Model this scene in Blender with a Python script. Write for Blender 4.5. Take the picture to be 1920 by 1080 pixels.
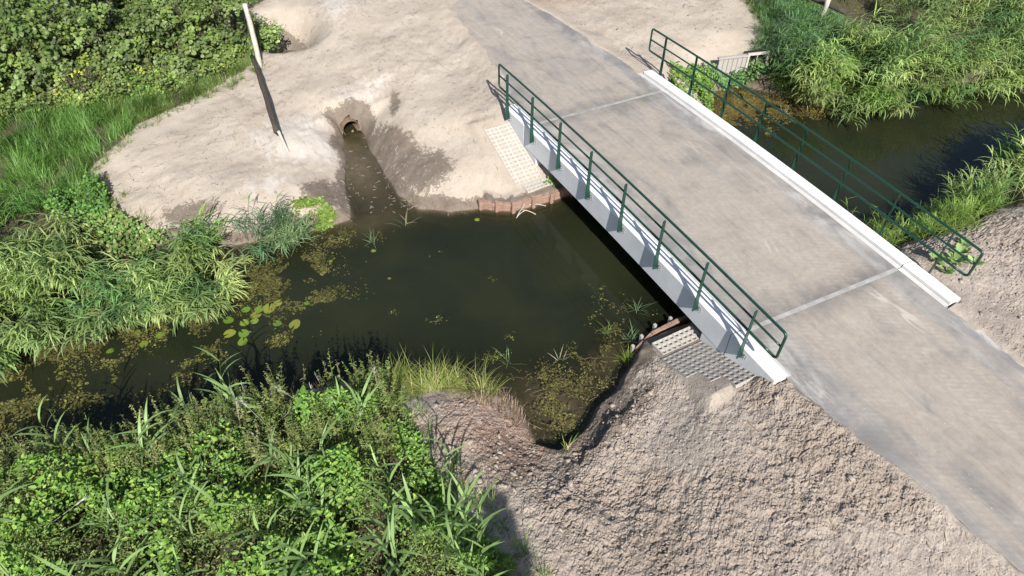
import bpy, bmesh, math, random
import numpy as np
from mathutils import Matrix, Vector, Euler

for o in list(bpy.data.objects):
    bpy.data.objects.remove(o)
scene = bpy.context.scene
COL = scene.collection
rng = np.random.default_rng(7)
random.seed(7)
R = math.radians

# ------------------------------------------------------------------ camera
cam_d = bpy.data.cameras.new('camera')
cam = bpy.data.objects.new('camera', cam_d)
COL.objects.link(cam)
cam_d.sensor_width = 36.0
cam_d.lens = 24.076
cam_d.clip_start = 0.1
cam_d.clip_end = 2000
YAW, PIT, ROL = R(28.675), R(45.936), R(0.5226)
_fw = Vector((math.cos(PIT) * math.sin(YAW), math.cos(PIT) * math.cos(YAW), -math.sin(PIT)))
_r = Vector((math.cos(YAW), -math.sin(YAW), 0))
_u = _r.cross(_fw)
_r2 = math.cos(ROL) * _r + math.sin(ROL) * _u
_u2 = -math.sin(ROL) * _r + math.cos(ROL) * _u
cm = Matrix((( _r2.x, _u2.x, -_fw.x, -7.420), (_r2.y, _u2.y, -_fw.y, -4.867), (_r2.z, _u2.z, -_fw.z, 9.467), (0, 0, 0, 1)))
cam.matrix_world = cm
scene.camera = cam
scene.render.resolution_x = 1024
scene.render.resolution_y = 576

# ------------------------------------------------------------------ light
SUN_EL, SUN_AZ = R(39.5), R(14.0)          # light travels towards azimuth SUN_AZ (from +y to +x)
world = bpy.data.worlds.new('World')
scene.world = world
world.use_nodes = True
wn = world.node_tree
wn.nodes.clear()
sky = wn.nodes.new('ShaderNodeTexSky')
sky.sky_type = 'NISHITA'
sky.sun_disc = False
sky.sun_elevation = SUN_EL
sky.sun_rotation = math.pi + SUN_AZ
bg = wn.nodes.new('ShaderNodeBackground')
bg.inputs['Strength'].default_value = 0.085
wo = wn.nodes.new('ShaderNodeOutputWorld')
wn.links.new(sky.outputs[0], bg.inputs[0])
wn.links.new(bg.outputs[0], wo.inputs[0])
sun_d = bpy.data.lights.new('sun', 'SUN')
sun_d.energy = 5.0
sun_d.angle = R(0.5)
sun_d.color = (1.0, 0.97, 0.93)
sun = bpy.data.objects.new('sun', sun_d)
COL.objects.link(sun)
ld = Vector((math.cos(SUN_EL) * math.sin(SUN_AZ), math.cos(SUN_EL) * math.cos(SUN_AZ), -math.sin(SUN_EL)))
sun.rotation_euler = ld.to_track_quat('-Z', 'Y').to_euler()
sun.location = (-9, -20, 25)
scene.view_settings.view_transform = 'Standard'
scene.view_settings.look = 'None'
scene.view_settings.exposure = 0.72
scene.view_settings.gamma = 1.0
scene.render.engine = 'CYCLES'
scene.cycles.max_bounces = 5
scene.cycles.diffuse_bounces = 2
scene.cycles.glossy_bounces = 2
scene.cycles.transmission_bounces = 2
scene.cycles.transparent_max_bounces = 8

# ------------------------------------------------------------------ noise and shapes
def _hash(ix, iy, seed):
    h = (ix.astype(np.int64) * 374761393 + iy.astype(np.int64) * 668265263 + seed * 974634777) & 0xFFFFFFFF
    h = ((h ^ (h >> 13)) * 1274126177) & 0xFFFFFFFF
    h = ((h ^ (h >> 16)) * 2246822519) & 0xFFFFFFFF
    return ((h ^ (h >> 15)) & 0xFFFFFF) / float(0xFFFFFF)

def vnoise(x, y, seed=0):
    ix = np.floor(x); iy = np.floor(y)
    fx = x - ix; fy = y - iy
    fx = fx * fx * fx * (fx * (fx * 6 - 15) + 10); fy = fy * fy * fy * (fy * (fy * 6 - 15) + 10)
    a = _hash(ix, iy, seed); b = _hash(ix + 1, iy, seed)
    c = _hash(ix, iy + 1, seed); d = _hash(ix + 1, iy + 1, seed)
    return (a * (1 - fx) + b * fx) * (1 - fy) + (c * (1 - fx) + d * fx) * fy

def fbm(x, y, scale, octaves=4, seed=0, gain=0.5):
    """about -1..1"""
    s = np.zeros_like(x, dtype=float); a = 1.0; t = 0.0; f = 1.0 / scale
    for k in range(octaves):
        cs, sn = math.cos(k * 1.1 + .4), math.sin(k * 1.1 + .4)
        s += a * (vnoise((x * cs - y * sn) * f + 17.3 * k, (x * sn + y * cs) * f + 9.1 * k, seed + k * 13) * 2 - 1)
        t += a; a *= gain; f *= 2.03
    return s / t

def cells(x, y, scale, seed=0):
    """cellular pattern: distance to the cell border (0..1) and a height per cell"""
    x = x / scale; y = y / scale
    ix = np.floor(x); iy = np.floor(y)
    f1 = np.full(x.shape, 9.0); f2 = np.full(x.shape, 9.0); hh = np.zeros(x.shape)
    for a in (-1, 0, 1):
        for b in (-1, 0, 1):
            cx = ix + a; cy = iy + b
            d = np.hypot(cx + _hash(cx, cy, seed + 50) - x, cy + _hash(cx, cy, seed + 51) - y)
            nearer = d < f1
            f2 = np.where(nearer, f1, np.minimum(f2, d))
            hh = np.where(nearer, _hash(cx, cy, seed + 52), hh)
            f1 = np.where(nearer, d, f1)
    return f2 - f1, hh

def smooth(a, b, x):
    t = np.clip((x - a) / (b - a), 0, 1)
    return t * t * (3 - 2 * t)

def seg_dist(x, y, pts, closed=True):
    best = np.full(x.shape, 1e9)
    n = len(pts)
    for i in range(n if closed else n - 1):
        ax, ay = pts[i]; bx, by = pts[(i + 1) % n]
        dx, dy = bx - ax, by - ay
        t = np.clip(((x - ax) * dx + (y - ay) * dy) / (dx * dx + dy * dy + 1e-12), 0, 1)
        d = (x - ax - t * dx) ** 2 + (y - ay - t * dy) ** 2
        best = np.minimum(best, d)
    return np.sqrt(best)

def inside(x, y, pts):
    c = np.zeros(x.shape, dtype=bool)
    n = len(pts)
    for i in range(n):
        ax, ay = pts[i]; bx, by = pts[(i + 1) % n]
        if ay == by:
            continue
        m = ((ay > y) != (by > y)) & (x < (bx - ax) * (y - ay) / (by - ay) + ax)
        c ^= m
    return c

def sdist(x, y, pts):
    """negative inside"""
    d = seg_dist(x, y, pts)
    return np.where(inside(x, y, pts), -d, d)

# ------------------------------------------------------------------ layout (metres; bridge runs along y)
W = -1.5                                    # water level
NORTH = [(-60, 12), (-30, 10.2), (-14, 9.4), (-12, 9.3), (-10.5, 9.55), (-9.4, 9.75), (-8.5, 9.35), (-7.6, 8.75), (-6.9, 8.6),
         (-6.0, 8.5), (-5.3, 8.35), (-4.75, 8.4), (-4.55, 9.0), (-4.35, 10), (-4.0, 11), (-3.76, 11.7), (-3.70, 12.08),
         (-3.18, 12.02), (-3.16, 11.6), (-3.25, 11), (-3.3, 10), (-3.3, 8.7), (-3.1, 8.0), (-2.4, 7.5), (-1.7, 7.3), (-1.43, 7.05), (-1.03, 6.8),
         (-.55, 6.76), (0.1, 6.72), (2, 6.8), (4.5, 7.0), (5.6, 7.2), (6.3, 8.1), (7.2, 9.0), (8.2, 8.9), (8.9, 7.7), (9.8, 6.7),
         (12.6, 5.9), (16.5, 5.5), (30, 4.5), (60, 3)]
SOUTH = [(60, -1), (30, 0.2), (16, 1.5), (12.6, 1.9), (11.3, 1.8), (9.1, 1.45), (7.3, 1.5), (6.3, 1.6), (5, 1.6), (2, 1.7), (.5, 1.75),
         (-.8, 1.75), (-1.25, 1.4), (-1.9, 1.05), (-2.6, .72), (-3.15, .45), (-3.55, .42), (-3.8, .75), (-3.72, 1.5), (-3.75, 2.0), (-4.4, 2.75), (-5.5, 3.3),
         (-7, 3.9), (-9, 4.3), (-12, 4.8), (-30, 7), (-60, 9)]
WATER = NORTH + SOUTH
ROAD_N = [(0.46, -0.55), (0.30, -0.86), (0.40, -1.5), (0.46, -2.2), (0.62, -3.1), (0.72, -4.0), (0.83, -4.95), (1.3, -9), (2.4, -16),
          (6.6, -16), (5.0, -9), (4.5, -5), (4.28, -2.7), (4.36, -1.9), (4.36, -1.05), (4.24, -.70)]
ROAD_F = [(4.24, 8.85), (4.34, 9.1), (4.36, 9.6), (4.28, 10.8), (4.2, 12.1), (3.85, 14.9), (3.7, 17), (3.9, 26), (1.9, 26), (1.5, 18), (1.36, 16.2), (1.28, 15.3), (1.06, 12.75),
          (0.82, 10.9), (0.45, 9.6), (0.36, 9.28), (0.46, 9.0)]
SLAND = [(-5.9, 3.0), (-5.0, 2.7), (-4.2, 2.1), (-3.7, .4), (-1.2, 1.2), (0.4, 1.7), (0.4, -.6), (.9, -5), (2.2, -16), (-3.4, -16), (-5.0, -3), (-5.35, -1.6), (-5.8, -.4), (-6.0, 1.0)]

def camber(y):
    return -0.073 * np.clip(((y - 4.494) / 4.494) ** 2, 0, 1.36)

def road_z(y):
    return -0.17 + camber(y)

CTRL = np.array([  # plateau height of the land
    (2, -3, -.27), (2, -9, -.27), (4.6, -2, -.27), (.4, -2, -.27), (5.5, -1, -.35), (7.5, -.5, -.45), (10, -1, -.5), (14, -2, -.5),
    (-1.2, -1.0, -.52), (-1.2, -3, -.4), (-3.2, -1.2, -.68), (-2, .2, -.75), (-4.8, .6, -.85), (-5, -2, -.65), (-8, 1, -.75), (-11, 1, -.75), (-8, -3, -.5), (-9, 3, -.9),
    (-.3, 10, -.38), (-1.0, 8.4, -.75), (-2, 11, -.62), (-2.0, 9, -.85), (-3.4, 13.3, -.62), (-5.3, 12, -.75), (-5.4, 10.2, -.95), (-7.5, 11, -.85), (-9, 10.6, -1.0), (-8.5, 13, -.75),
    (-6.5, 14.5, -.7), (-10, 16, -.7), (-12, 12, -.9), (-5, 18, -.6), (-1, 14, -.42), (0, 17, -.35), (2.5, 11, -.27), (2.5, 16, -.27), (5.2, 10, -.36), (6, 12, -.36), (7.5, 9.9, -.62), (9, 11, -.55),
    (6.3, 8.9, -.7), (12, 9, -.65), (16, 9, -.65), (13, 14, -.5), (20, 12, -.6)])

def plateau(x, y):
    num = np.zeros_like(x, dtype=float); den = np.zeros_like(x, dtype=float)
    for cx, cy, cz in CTRL:
        w = 1.0 / (((x - cx) ** 2 + (y - cy) ** 2) + .15) ** 1.6
        num += w * cz; den += w
    return num / den

def gauss(x, y, cx, cy, sx, sy, rot=0):
    c, s = math.cos(rot), math.sin(rot)
    u = (x - cx) * c + (y - cy) * s; v = -(x - cx) * s + (y - cy) * c
    return np.exp(-(u / sx) ** 2 - (v / sy) ** 2)

def ground(x, y, detail=True, full=False):
    x = np.asarray(x, float); y = np.asarray(y, float)
    wob = .10 * fbm(x, y, .9, 3, 3) * (1 - gauss(x, y, -3.44, 12.1, .7, .7))
    wall = np.maximum(smooth(-1.9, -1.2, x) * smooth(6.6, 5.4, x) * smooth(8.2, 7.2, y), smooth(-3.55, -3.4, x) * 0) 
    d = sdist(x, y, WATER) + wob * (1 - wall)
    P = plateau(x, y)
    south = smooth(4.6, 3.6, y + .12 * (x + 4) * (x < -4))
    # bank width: gentle on the sand, steep on the dug soil
    soilshore = south * smooth(-4.2, -3.4, x) * smooth(1.5, -.3, x)
    chan = gauss(x, y, -3.8, 10.6, 1.9, 2.6)
    bw = 1.7 - .5 * chan
    bw = np.where(x < -8.6, 1.3, bw)
    bw = bw * (1 - south) + (1.5 + 1.1 * soilshore) * south
    bw = np.where(y > 11.6, bw * (1 - smooth(11.75, 12.1, y) * gauss(x, y, -3.44, 12.2, .9, 1.2) * .80), bw)
    t = np.clip(d / bw, 0, 1)
    prof = t * (1.75 - .75 * t)
    prof = np.clip(prof, 0, 1)
    land = W + .02 + (P - W - .02) * prof
    # little cliff on the dug soil shore
    cliff = soilshore * smooth(0.0, .10, d) * .20 * (1 - smooth(.4, 1.6, d))
    land = land + cliff
    scarp = south * smooth(-3.9, -3.4, x) * smooth(-.9, -1.6, x) * smooth(.42, .50, d + .30 * fbm(x, y, .5, 3, 66)) * .13 * (1 - smooth(.6, 1.8, d)) * gauss(x, y, -2.75, .1, .75, .6, .3)
    land = land + scarp
    # wall berm: flat sand behind the red planks
    berm = wall * (1 - south)
    lb = W + .27 + (P - W - .27) * np.clip((d - .55) / 1.9, 0, 1) ** 1.1
    land = np.where(berm > .5, np.minimum(np.maximum(land, lb * 1.0), P), land)
    # depth
    dep = .30 + .75 * smooth(.3, 2.6, -d)
    shallow = np.maximum.reduce([gauss(x, y, -3.9, 10.4, 1.0, 2.4), gauss(x, y, -4.2, 8.1, 1.3, .8) * .9, gauss(x, y, -3.0, 1.4, .95, 1.2), gauss(x, y, -1.5, 1.9, 1.3, .6) * .85,
                                 gauss(x, y, 7.4, 8.2, 1.5, 1.1) * .9, gauss(x, y, -8.3, 8.6, 1.6, 1.0) * .85, gauss(x, y, -11.5, 6.6, 3.0, 1.6) * .55])
    dep = dep * (1 - .86 * shallow); dep = dep * (1 - .6 * gauss(x, y, -3.75, 10.8, .8, 2.2))
    bed = W - np.clip(-d * 1.1, 0, dep) - .012
    z = np.where(d > 0, land, bed)
    # ditch behind the culvert
    di = np.clip(1.25 * gauss(x, y, -3.75, 17.25, 1.0, 1.15, .35) - .12, 0, 1)
    z = z - di * .95
    z = z + .16 * gauss(x, y, -2.0, 17.2, .9, 1.5)
    # soil mound and hollows, south bank
    z = z + .05 * fbm(x, y, 1.3, 3, 21) * (d > 0) * smooth(0, .6, d)
    # flatten under the roads
    rd = np.minimum(sdist(x, y, ROAD_N), sdist(x, y, ROAD_F))
    ysk = y + .0472 * x
    inb = np.maximum(np.maximum(.05 - x, x - 4.66), np.maximum(-.82 - ysk, ysk - 9.3))
    rz = road_z(y) - .05
    cover = smooth(14.2, 17.5, y + 1.2 * fbm(x, y, 2.2, 3, 55)) * .085
    edge = .05 * fbm(x, y, .5, 3, 5)
    k = smooth(.75, .0, rd)
    z = z * (1 - k) + (rz + .075 * smooth(-.15, .05, rd + edge * 2.6) + cover) * k
    if detail:
        soil = smooth(.25, -.35, sdist(x, y, SLAND) + .3 * fbm(x, y, .8, 2, 8))
        sr = smooth(5.1, 5.4, x) * smooth(1.4, .6, y)
        soil = np.maximum(soil, np.clip(sr, 0, 1)) * smooth(-.05, .1, rd)
        u = x * .80 + y * .60; v = -x * .60 + y * .80
        patch = .22 + .78 * smooth(-.30, .40, fbm(x, y, 1.3, 3, 91))
        wetcliff = gauss(x, y, -2.6, -.05, 1.7, .55, .32) + .7 * gauss(x, y, -4.4, -.2, 1.0, .8)
        wu = u * .75 + .10 * fbm(x, y, .4, 2, 12); wv = v * 1.25 + .10 * fbm(x, y, .4, 2, 14)
        e1, h1 = cells(wu, wv, .26, 5); e2, h2 = cells(wu, wv, .115, 6)
        rough_ = (patch + .9 * wetcliff)
        brk = smooth(.40, .75, vnoise(x / .55, y / .55, 95)) * patch + wetcliff
        z = z + soil * brk * (.022 * (h1 - .5) * smooth(0, .10, e1) + .012 * (h2 - .4) * smooth(0, .16, e2))
        z = z - soil * brk * (.028 * smooth(.09, .0, e1) * (h1 > .45) + .012 * smooth(.14, 0, e2))
        f1 = fbm(u * .55, v * 1.30, .42, 5, 31, .60)
        k1 = f1 * 5.0; fl = np.floor(k1)
        terr = (fl + smooth(.72, 1.0, k1 - fl)) / 5.0          # crusted ledges
        z = z + soil * (.034 * terr + .020 * f1) * (.35 + .75 * patch)
        f2 = fbm(x, y, .13, 4, 36, .62)
        k2 = f2 * 3.0; fl2 = np.floor(k2)
        z = z + soil * (.017 * (fl2 + smooth(.75, 1, k2 - fl2)) / 1.5 + .008 * f2) * (.25 + .95 * patch)
        z = z + soil * .012 * fbm(x, y, .06, 2, 39) * patch
        cr = np.abs(fbm(u * .6, v * 1.5, .33, 4, 38, .6))
        z = z - soil * .026 * smooth(.05, .0, cr) * (.2 + patch)
        sand = (1 - soil) * (d > 0) * smooth(-.05, .15, rd)
        fs_ = fbm(u * .8, v * 1.2, .8, 6, 47, .6); ks = fs_ * 7.0; fk = np.floor(ks)
        z = z + sand * (.030 * (fk + smooth(.75, 1, ks - fk)) / 3.5 + .008 * fbm(x, y, .12, 3, 49, .6)) * (.4 + .8 * patch)
        z = z + sand * (.012 * fbm(x, y, .35, 4, 41) + .02 * fbm(x * 1.4, y * .7, .9, 2, 43))
        z = z + (d < 0) * .02 * fbm(x, y, .4, 3, 45)
    # footings of the paver aprons
    for x0, x1, y0, y1, za, zb in ((-.78, .1, 7.15, 9.3, -1.16, -.42), (-.90, .1, -.35, 1.32, -.50, -1.11)):
        m = smooth(.30, 0, .22 * (y < 4) * np.abs(fbm(x, y, .6, 2, 7)) + np.maximum(np.maximum(x0 - x, x - x1), np.maximum(y0 - y, y - y1)))
        pz = za + (zb - za) * np.clip((y - y0) / (y1 - y0), 0, 1) - .015
        z = z * (1 - m) + pz * m
    # abutment backs and the ground under the span stay below the deck
    ub = smooth(.05, .2, x) * smooth(4.66, 4.5, x)
    z = np.where((inb < -.1) & (y > .9) & (y < 7.9), np.minimum(z, -1.05), z)
    z = np.where((inb < .0), np.minimum(z, road_z(y) - .06), z)
    if full:
        soil = smooth(.25, -.35, sdist(x, y, SLAND) + .3 * fbm(x, y, .8, 2, 8))
        sr = smooth(4.3, 4.5, x) * smooth(1.6, .6, y)
        return z, d, np.maximum(soil, np.clip(sr, 0, 1))
    return z

# ------------------------------------------------------------------ object helpers
def link(name, me, mat=None, parent=None, loc=None):
    o = bpy.data.objects.new(name, me)
    COL.objects.link(o)
    if mat is not None and me is not None and len(me.materials) == 0:
        me.materials.append(mat)
    if loc is not None:
        o.location = loc
    if parent is not None:
        o.parent = parent
        o.matrix_parent_inverse = pinv(parent)
    return o

def pinv(p):
    m = p.matrix_basis.copy()
    if p.parent is not None:
        m = p.parent.matrix_basis @ p.matrix_parent_inverse @ m
    return m.inverted()

def tag(o, label=None, cat=None, group=None, kind=None):
    if label: o['label'] = label
    if cat: o['category'] = cat
    if group: o['group'] = group
    if kind: o['kind'] = kind
    return o

def empty(name, loc):
    o = bpy.data.objects.new(name, None)
    o.empty_display_size = .2
    COL.objects.link(o)
    o.location = loc
    return o

def mesh_np(name, v, quads=None, tris=None, col=None, smooth_=False):
    me = bpy.data.meshes.new(name)
    v = np.asarray(v, np.float32)
    nq = 0 if quads is None else len(quads); nt = 0 if tris is None else len(tris)
    me.vertices.add(len(v)); me.vertices.foreach_set('co', v.ravel())
    loops = []
    if nq: loops.append(np.asarray(quads, np.int32).ravel())
    if nt: loops.append(np.asarray(tris, np.int32).ravel())
    loops = np.concatenate(loops)
    me.loops.add(len(loops)); me.loops.foreach_set('vertex_index', loops)
    me.polygons.add(nq + nt)
    st = np.concatenate([np.arange(nq) * 4, nq * 4 + np.arange(nt) * 3]).astype(np.int32)
    me.polygons.foreach_set('loop_start', st)
    if smooth_:
        me.polygons.foreach_set('use_smooth', np.ones(nq + nt, bool))
    me.update(calc_edges=True)
    if col is not None:
        a = me.color_attributes.new('Col', 'FLOAT_COLOR', 'POINT')
        c4 = np.ones((len(v), 4), np.float32); c4[:, :3] = col
        a.data.foreach_set('color', c4.ravel())
    return me

def bm_mesh(name, bm, bevel=0, seg=1, smooth_=False):
    if bevel:
        bmesh.ops.bevel(bm, geom=list(bm.edges), offset=bevel, segments=seg, affect='EDGES', profile=.6)
    bmesh.ops.recalc_face_normals(bm, faces=bm.faces)
    me = bpy.data.meshes.new(name)
    bm.to_mesh(me); bm.free()
    if smooth_:
        for p in me.polygons: p.use_smooth = True
    return me

def box_bm(x0, x1, y0, y1, z0, z1, bm=None):
    bm = bm or bmesh.new()
    vs = [bm.verts.new(p) for p in ((x0, y0, z0), (x1, y0, z0), (x1, y1, z0), (x0, y1, z0), (x0, y0, z1), (x1, y0, z1), (x1, y1, z1), (x0, y1, z1))]
    for f in ((0, 3, 2, 1), (4, 5, 6, 7), (0, 1, 5, 4), (1, 2, 6, 5), (2, 3, 7, 6), (3, 0, 4, 7)):
        bm.faces.new([vs[i] for i in f])
    return bm

def obox_bm(c, ax, ay, az, bm=None):
    """box from centre and three half-axis vectors"""
    bm = bm or bmesh.new()
    c = Vector(c); ax = Vector(ax); ay = Vector(ay); az = Vector(az)
    vs = [bm.verts.new(c + sx * ax + sy * ay + sz * az) for sx, sy, sz in ((-1, -1, -1), (1, -1, -1), (1, 1, -1), (-1, 1, -1), (-1, -1, 1), (1, -1, 1), (1, 1, 1), (-1, 1, 1))]
    for f in ((0, 3, 2, 1), (4, 5, 6, 7), (0, 1, 5, 4), (1, 2, 6, 5), (2, 3, 7, 6), (3, 0, 4, 7)):
        bm.faces.new([vs[i] for i in f])
    return bm

def tube(path, rad, n=8, closed=False, cap=True):
    """mesh arrays of a tube along a path; rad scalar or per point"""
    P = np.asarray(path, float); m = len(P)
    rad = np.broadcast_to(np.asarray(rad, float), (m,))
    T = np.zeros_like(P)
    if closed:
        T = np.roll(P, -1, 0) - np.roll(P, 1, 0)
    else:
        T[1:-1] = P[2:] - P[:-2]; T[0] = P[1] - P[0]; T[-1] = P[-1] - P[-2]
    T /= np.linalg.norm(T, axis=1)[:, None] + 1e-12
    ref = np.array([0, 0, 1.0]) if abs(T[0][2]) < .9 else np.array([1.0, 0, 0])
    N = np.cross(T[0], ref); N /= np.linalg.norm(N)
    v = []
    for i in range(m):
        N = N - T[i] * (N @ T[i]); N /= np.linalg.norm(N)
        B = np.cross(T[i], N)
        a = np.arange(n) * 2 * math.pi / n
        v.append(P[i] + rad[i] * (np.cos(a)[:, None] * N + np.sin(a)[:, None] * B))
    v = np.concatenate(v)
    q = []; tr = []
    for i in range(m if closed else m - 1):
        j = (i + 1) % m
        for k in range(n):
            q.append((i * n + k, i * n + (k + 1) % n, j * n + (k + 1) % n, j * n + k))
    if cap and not closed:
        v = np.concatenate([v, P[:1], P[-1:]])
        a, b = m * n, m * n + 1
        for k in range(n):
            tr.append((a, (k + 1) % n, k)); tr.append((b, (m - 1) * n + k, (m - 1) * n + (k + 1) % n))
    return v, q, tr

def tube_mesh(name, path, rad, n=8, closed=False):
    v, q, t = tube(path, rad, n, closed)
    return mesh_np(name, v, q, t if t else None, smooth_=True)

# ------------------------------------------------------------------ materials
class NT:
    def __init__(self, name):
        self.m = bpy.data.materials.new(name); self.m.use_nodes = True
        self.t = self.m.node_tree; self.t.nodes.clear()
        self.out = self.n('ShaderNodeOutputMaterial')
    def n(self, typ, **kw):
        nd = self.t.nodes.new(typ)
        for k, v in kw.items(): setattr(nd, k, v)
        return nd
    def l(self, a, b): self.t.links.new(a, b)
    def val(self, sock, v):
        if hasattr(v, 'links') or hasattr(v, 'is_linked'): self.l(v, sock)
        else: sock.default_value = v
    def coord(self, scale=(1, 1, 1), rot=(0, 0, 0)):
        tc = self.n('ShaderNodeTexCoord'); mp = self.n('ShaderNodeMapping')
        mp.inputs['Scale'].default_value = scale; mp.inputs['Rotation'].default_value = rot
        self.l(tc.outputs['Object'], mp.inputs['Vector'])
        return mp.outputs[0]
    def noise(self, vec, scale, detail=4, rough=.55, dist=0):
        nd = self.n('ShaderNodeTexNoise')
        nd.inputs['Scale'].default_value = scale; nd.inputs['Detail'].default_value = detail
        nd.inputs['Roughness'].default_value = rough; nd.inputs['Distortion'].default_value = dist
        self.l(vec, nd.inputs['Vector']); return nd.outputs['Fac']
    def vor(self, vec, scale, feature='F1', out='Distance'):
        nd = self.n('ShaderNodeTexVoronoi', feature=feature)
        nd.inputs['Scale'].default_value = scale
        self.l(vec, nd.inputs['Vector']); return nd.outputs[out]
    def ramp(self, fac, stops, interp='LINEAR'):
        nd = self.n('ShaderNodeValToRGB'); nd.color_ramp.interpolation = interp
        cr = nd.color_ramp
        while len(cr.elements) < len(stops): cr.elements.new(.5)
        for e, (p, c) in zip(cr.elements, stops):
            e.position = p
            e.color = (c, c, c, 1) if not hasattr(c, '__len__') else (*c, 1)
        self.l(fac, nd.inputs[0]); return nd.outputs[0]
    def mix(self, fac, a, b, typ='MIX'):
        nd = self.n('ShaderNodeMix', data_type='RGBA', blend_type=typ)
        self.val(nd.inputs[0], fac)
        for s, v in ((nd.inputs[6], a), (nd.inputs[7], b)):
            if hasattr(v, '__len__') and not hasattr(v, 'links'): s.default_value = (*v, 1)
            else: self.val(s, v)
        return nd.outputs[2]
    def math(self, op, a, b=0.0, c=None, clamp=False):
        nd = self.n('ShaderNodeMath', operation=op, use_clamp=clamp)
        self.val(nd.inputs[0], a); self.val(nd.inputs[1], b)
        if c is not None: self.val(nd.inputs[2], c)
        return nd.outputs[0]
    def attr(self, name, out='Fac'):
        nd = self.n('ShaderNodeAttribute'); nd.attribute_name = name; return nd.outputs[out]
    def bump(self, h, strength=.4, dist=.02):
        nd = self.n('ShaderNodeBump'); nd.inputs['Strength'].default_value = strength; nd.inputs['Distance'].default_value = dist
        self.l(h, nd.inputs['Height']); return nd.outputs[0]
    def pbr(self, col, rough=.85, spec=.3, normal=None, metal=0):
        b = self.n('ShaderNodeBsdfPrincipled')
        if hasattr(col, '__len__') and not hasattr(col, 'links'): b.inputs['Base Color'].default_value = (*col, 1)
        else: self.l(col, b.inputs['Base Color'])
        self.val(b.inputs['Roughness'], rough)
        b.inputs['Specular IOR Level'].default_value = spec; b.inputs['Metallic'].default_value = metal
        if normal is not None: self.l(normal, b.inputs['Normal'])
        return b.outputs[0]
    def done(self, sh, vol=None):
        self.l(sh, self.out.inputs['Surface'])
        if vol is not None: self.l(vol, self.out.inputs['Volume'])
        return self.m

def mat_ground():
    t = NT('ground_soil'); c = t.coord()
    n1 = t.noise(c, 1.1, 5, .6); n2 = t.noise(c, 7, 5, .65); n3 = t.noise(c, 38, 4, .7)
    st = t.noise(t.coord((3.2, .8, 1), (0, 0, -.55)), 2.2, 5, .6, .6)
    sand = t.mix(t.ramp(n1, [(.32, 0), (.68, 1)]), (.370, .308, .244), (.445, .386, .318))
    sand = t.mix(t.ramp(n2, [(.3, 0), (.75, 1)]), t.mix(.35, sand, (.27, .222, .175)), sand)
    sand = t.mix(t.ramp(n3, [(.36, .5), (.48, 0)]), sand, (.25, .20, .155))
    pale = t.ramp(t.math('ADD', t.math('MULTIPLY', t.attr('pale'), .75), t.math('MULTIPLY', t.math('ADD', t.math('SUBTRACT', st, .5), t.math('SUBTRACT', n2, .5)), .9)), [(.38, 0), (.66, .6)])
    sand = t.mix(pale, sand, (.48, .442, .398))
    soil = t.mix(t.ramp(n1, [(.3, 0), (.7, 1)]), (.285, .230, .182), (.385, .320, .260))
    soil = t.mix(t.math('SUBTRACT', 1.0, t.attr('rough'), clamp=True), soil, (.40, .345, .288))
    soil = t.mix(t.ramp(n2, [(.32, 0), (.7, 1)]), t.mix(.45, soil, (.20, .162, .130)), soil)
    soil = t.mix(t.ramp(n3, [(.33, .55), (.5, 0)]), soil, (.115, .095, .078))
    col = t.mix(t.attr('soil'), sand, soil)
    wn_ = t.math('ADD', t.attr('wet'), t.math('MULTIPLY', t.math('SUBTRACT', n2, .5), 1.1))
    wn_ = t.math('ADD', wn_, t.math('MULTIPLY', t.math('SUBTRACT', t.noise(c, 26, 3, .7), .5), .7))
    wet = t.ramp(wn_, [(.43, 0), (.58, 1)])
    wcol = t.mix(t.ramp(n2, [(.35, 0), (.7, 1)]), (.115, .090, .068), (.165, .132, .102))
    col = t.mix(t.math('MULTIPLY', wet, .92), col, wcol)
    red = t.math('MULTIPLY', t.attr('red'), t.ramp(n2, [(.35, .2), (.65, .9)]))
    col = t.mix(red, col, (.27, .165, .12))
    humus = t.mix(n2, (.045, .04, .022), (.10, .085, .05))
    vg = t.ramp(t.math('ADD', t.attr('veg'), t.math('MULTIPLY', t.math('SUBTRACT', n2, .5), .6)), [(.35, 0), (.65, 1)])
    col = t.mix(vg, col, humus)
    bedc = t.mix(n2, (.095, .078, .040), (.16, .128, .070))
    col = t.mix(t.attr('bed'), col, bedc)
    n9 = t.noise(c, 85, 3, .7)
    vc = t.vor(c, 24.0)
    h = t.math('ADD', t.math('MULTIPLY', n2, .5), t.math('ADD', t.math('MULTIPLY', n3, .55), t.math('MULTIPLY', n9, .22)))
    ro = t.attr('rough')
    h = t.math('ADD', h, t.math('MULTIPLY', t.math('MULTIPLY', vc, -.5), t.math('MULTIPLY', t.attr('soil'), ro)))
    h = t.math('MULTIPLY', h, t.math('ADD', .45, t.math('MULTIPLY', ro, .6)))
    nb = t.bump(h, .7, .05)
    rough = t.mix(wet, (.95, .95, .95), (.6, .6, .6))
    return t.done(t.pbr(col, rough, .2, nb))

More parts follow.
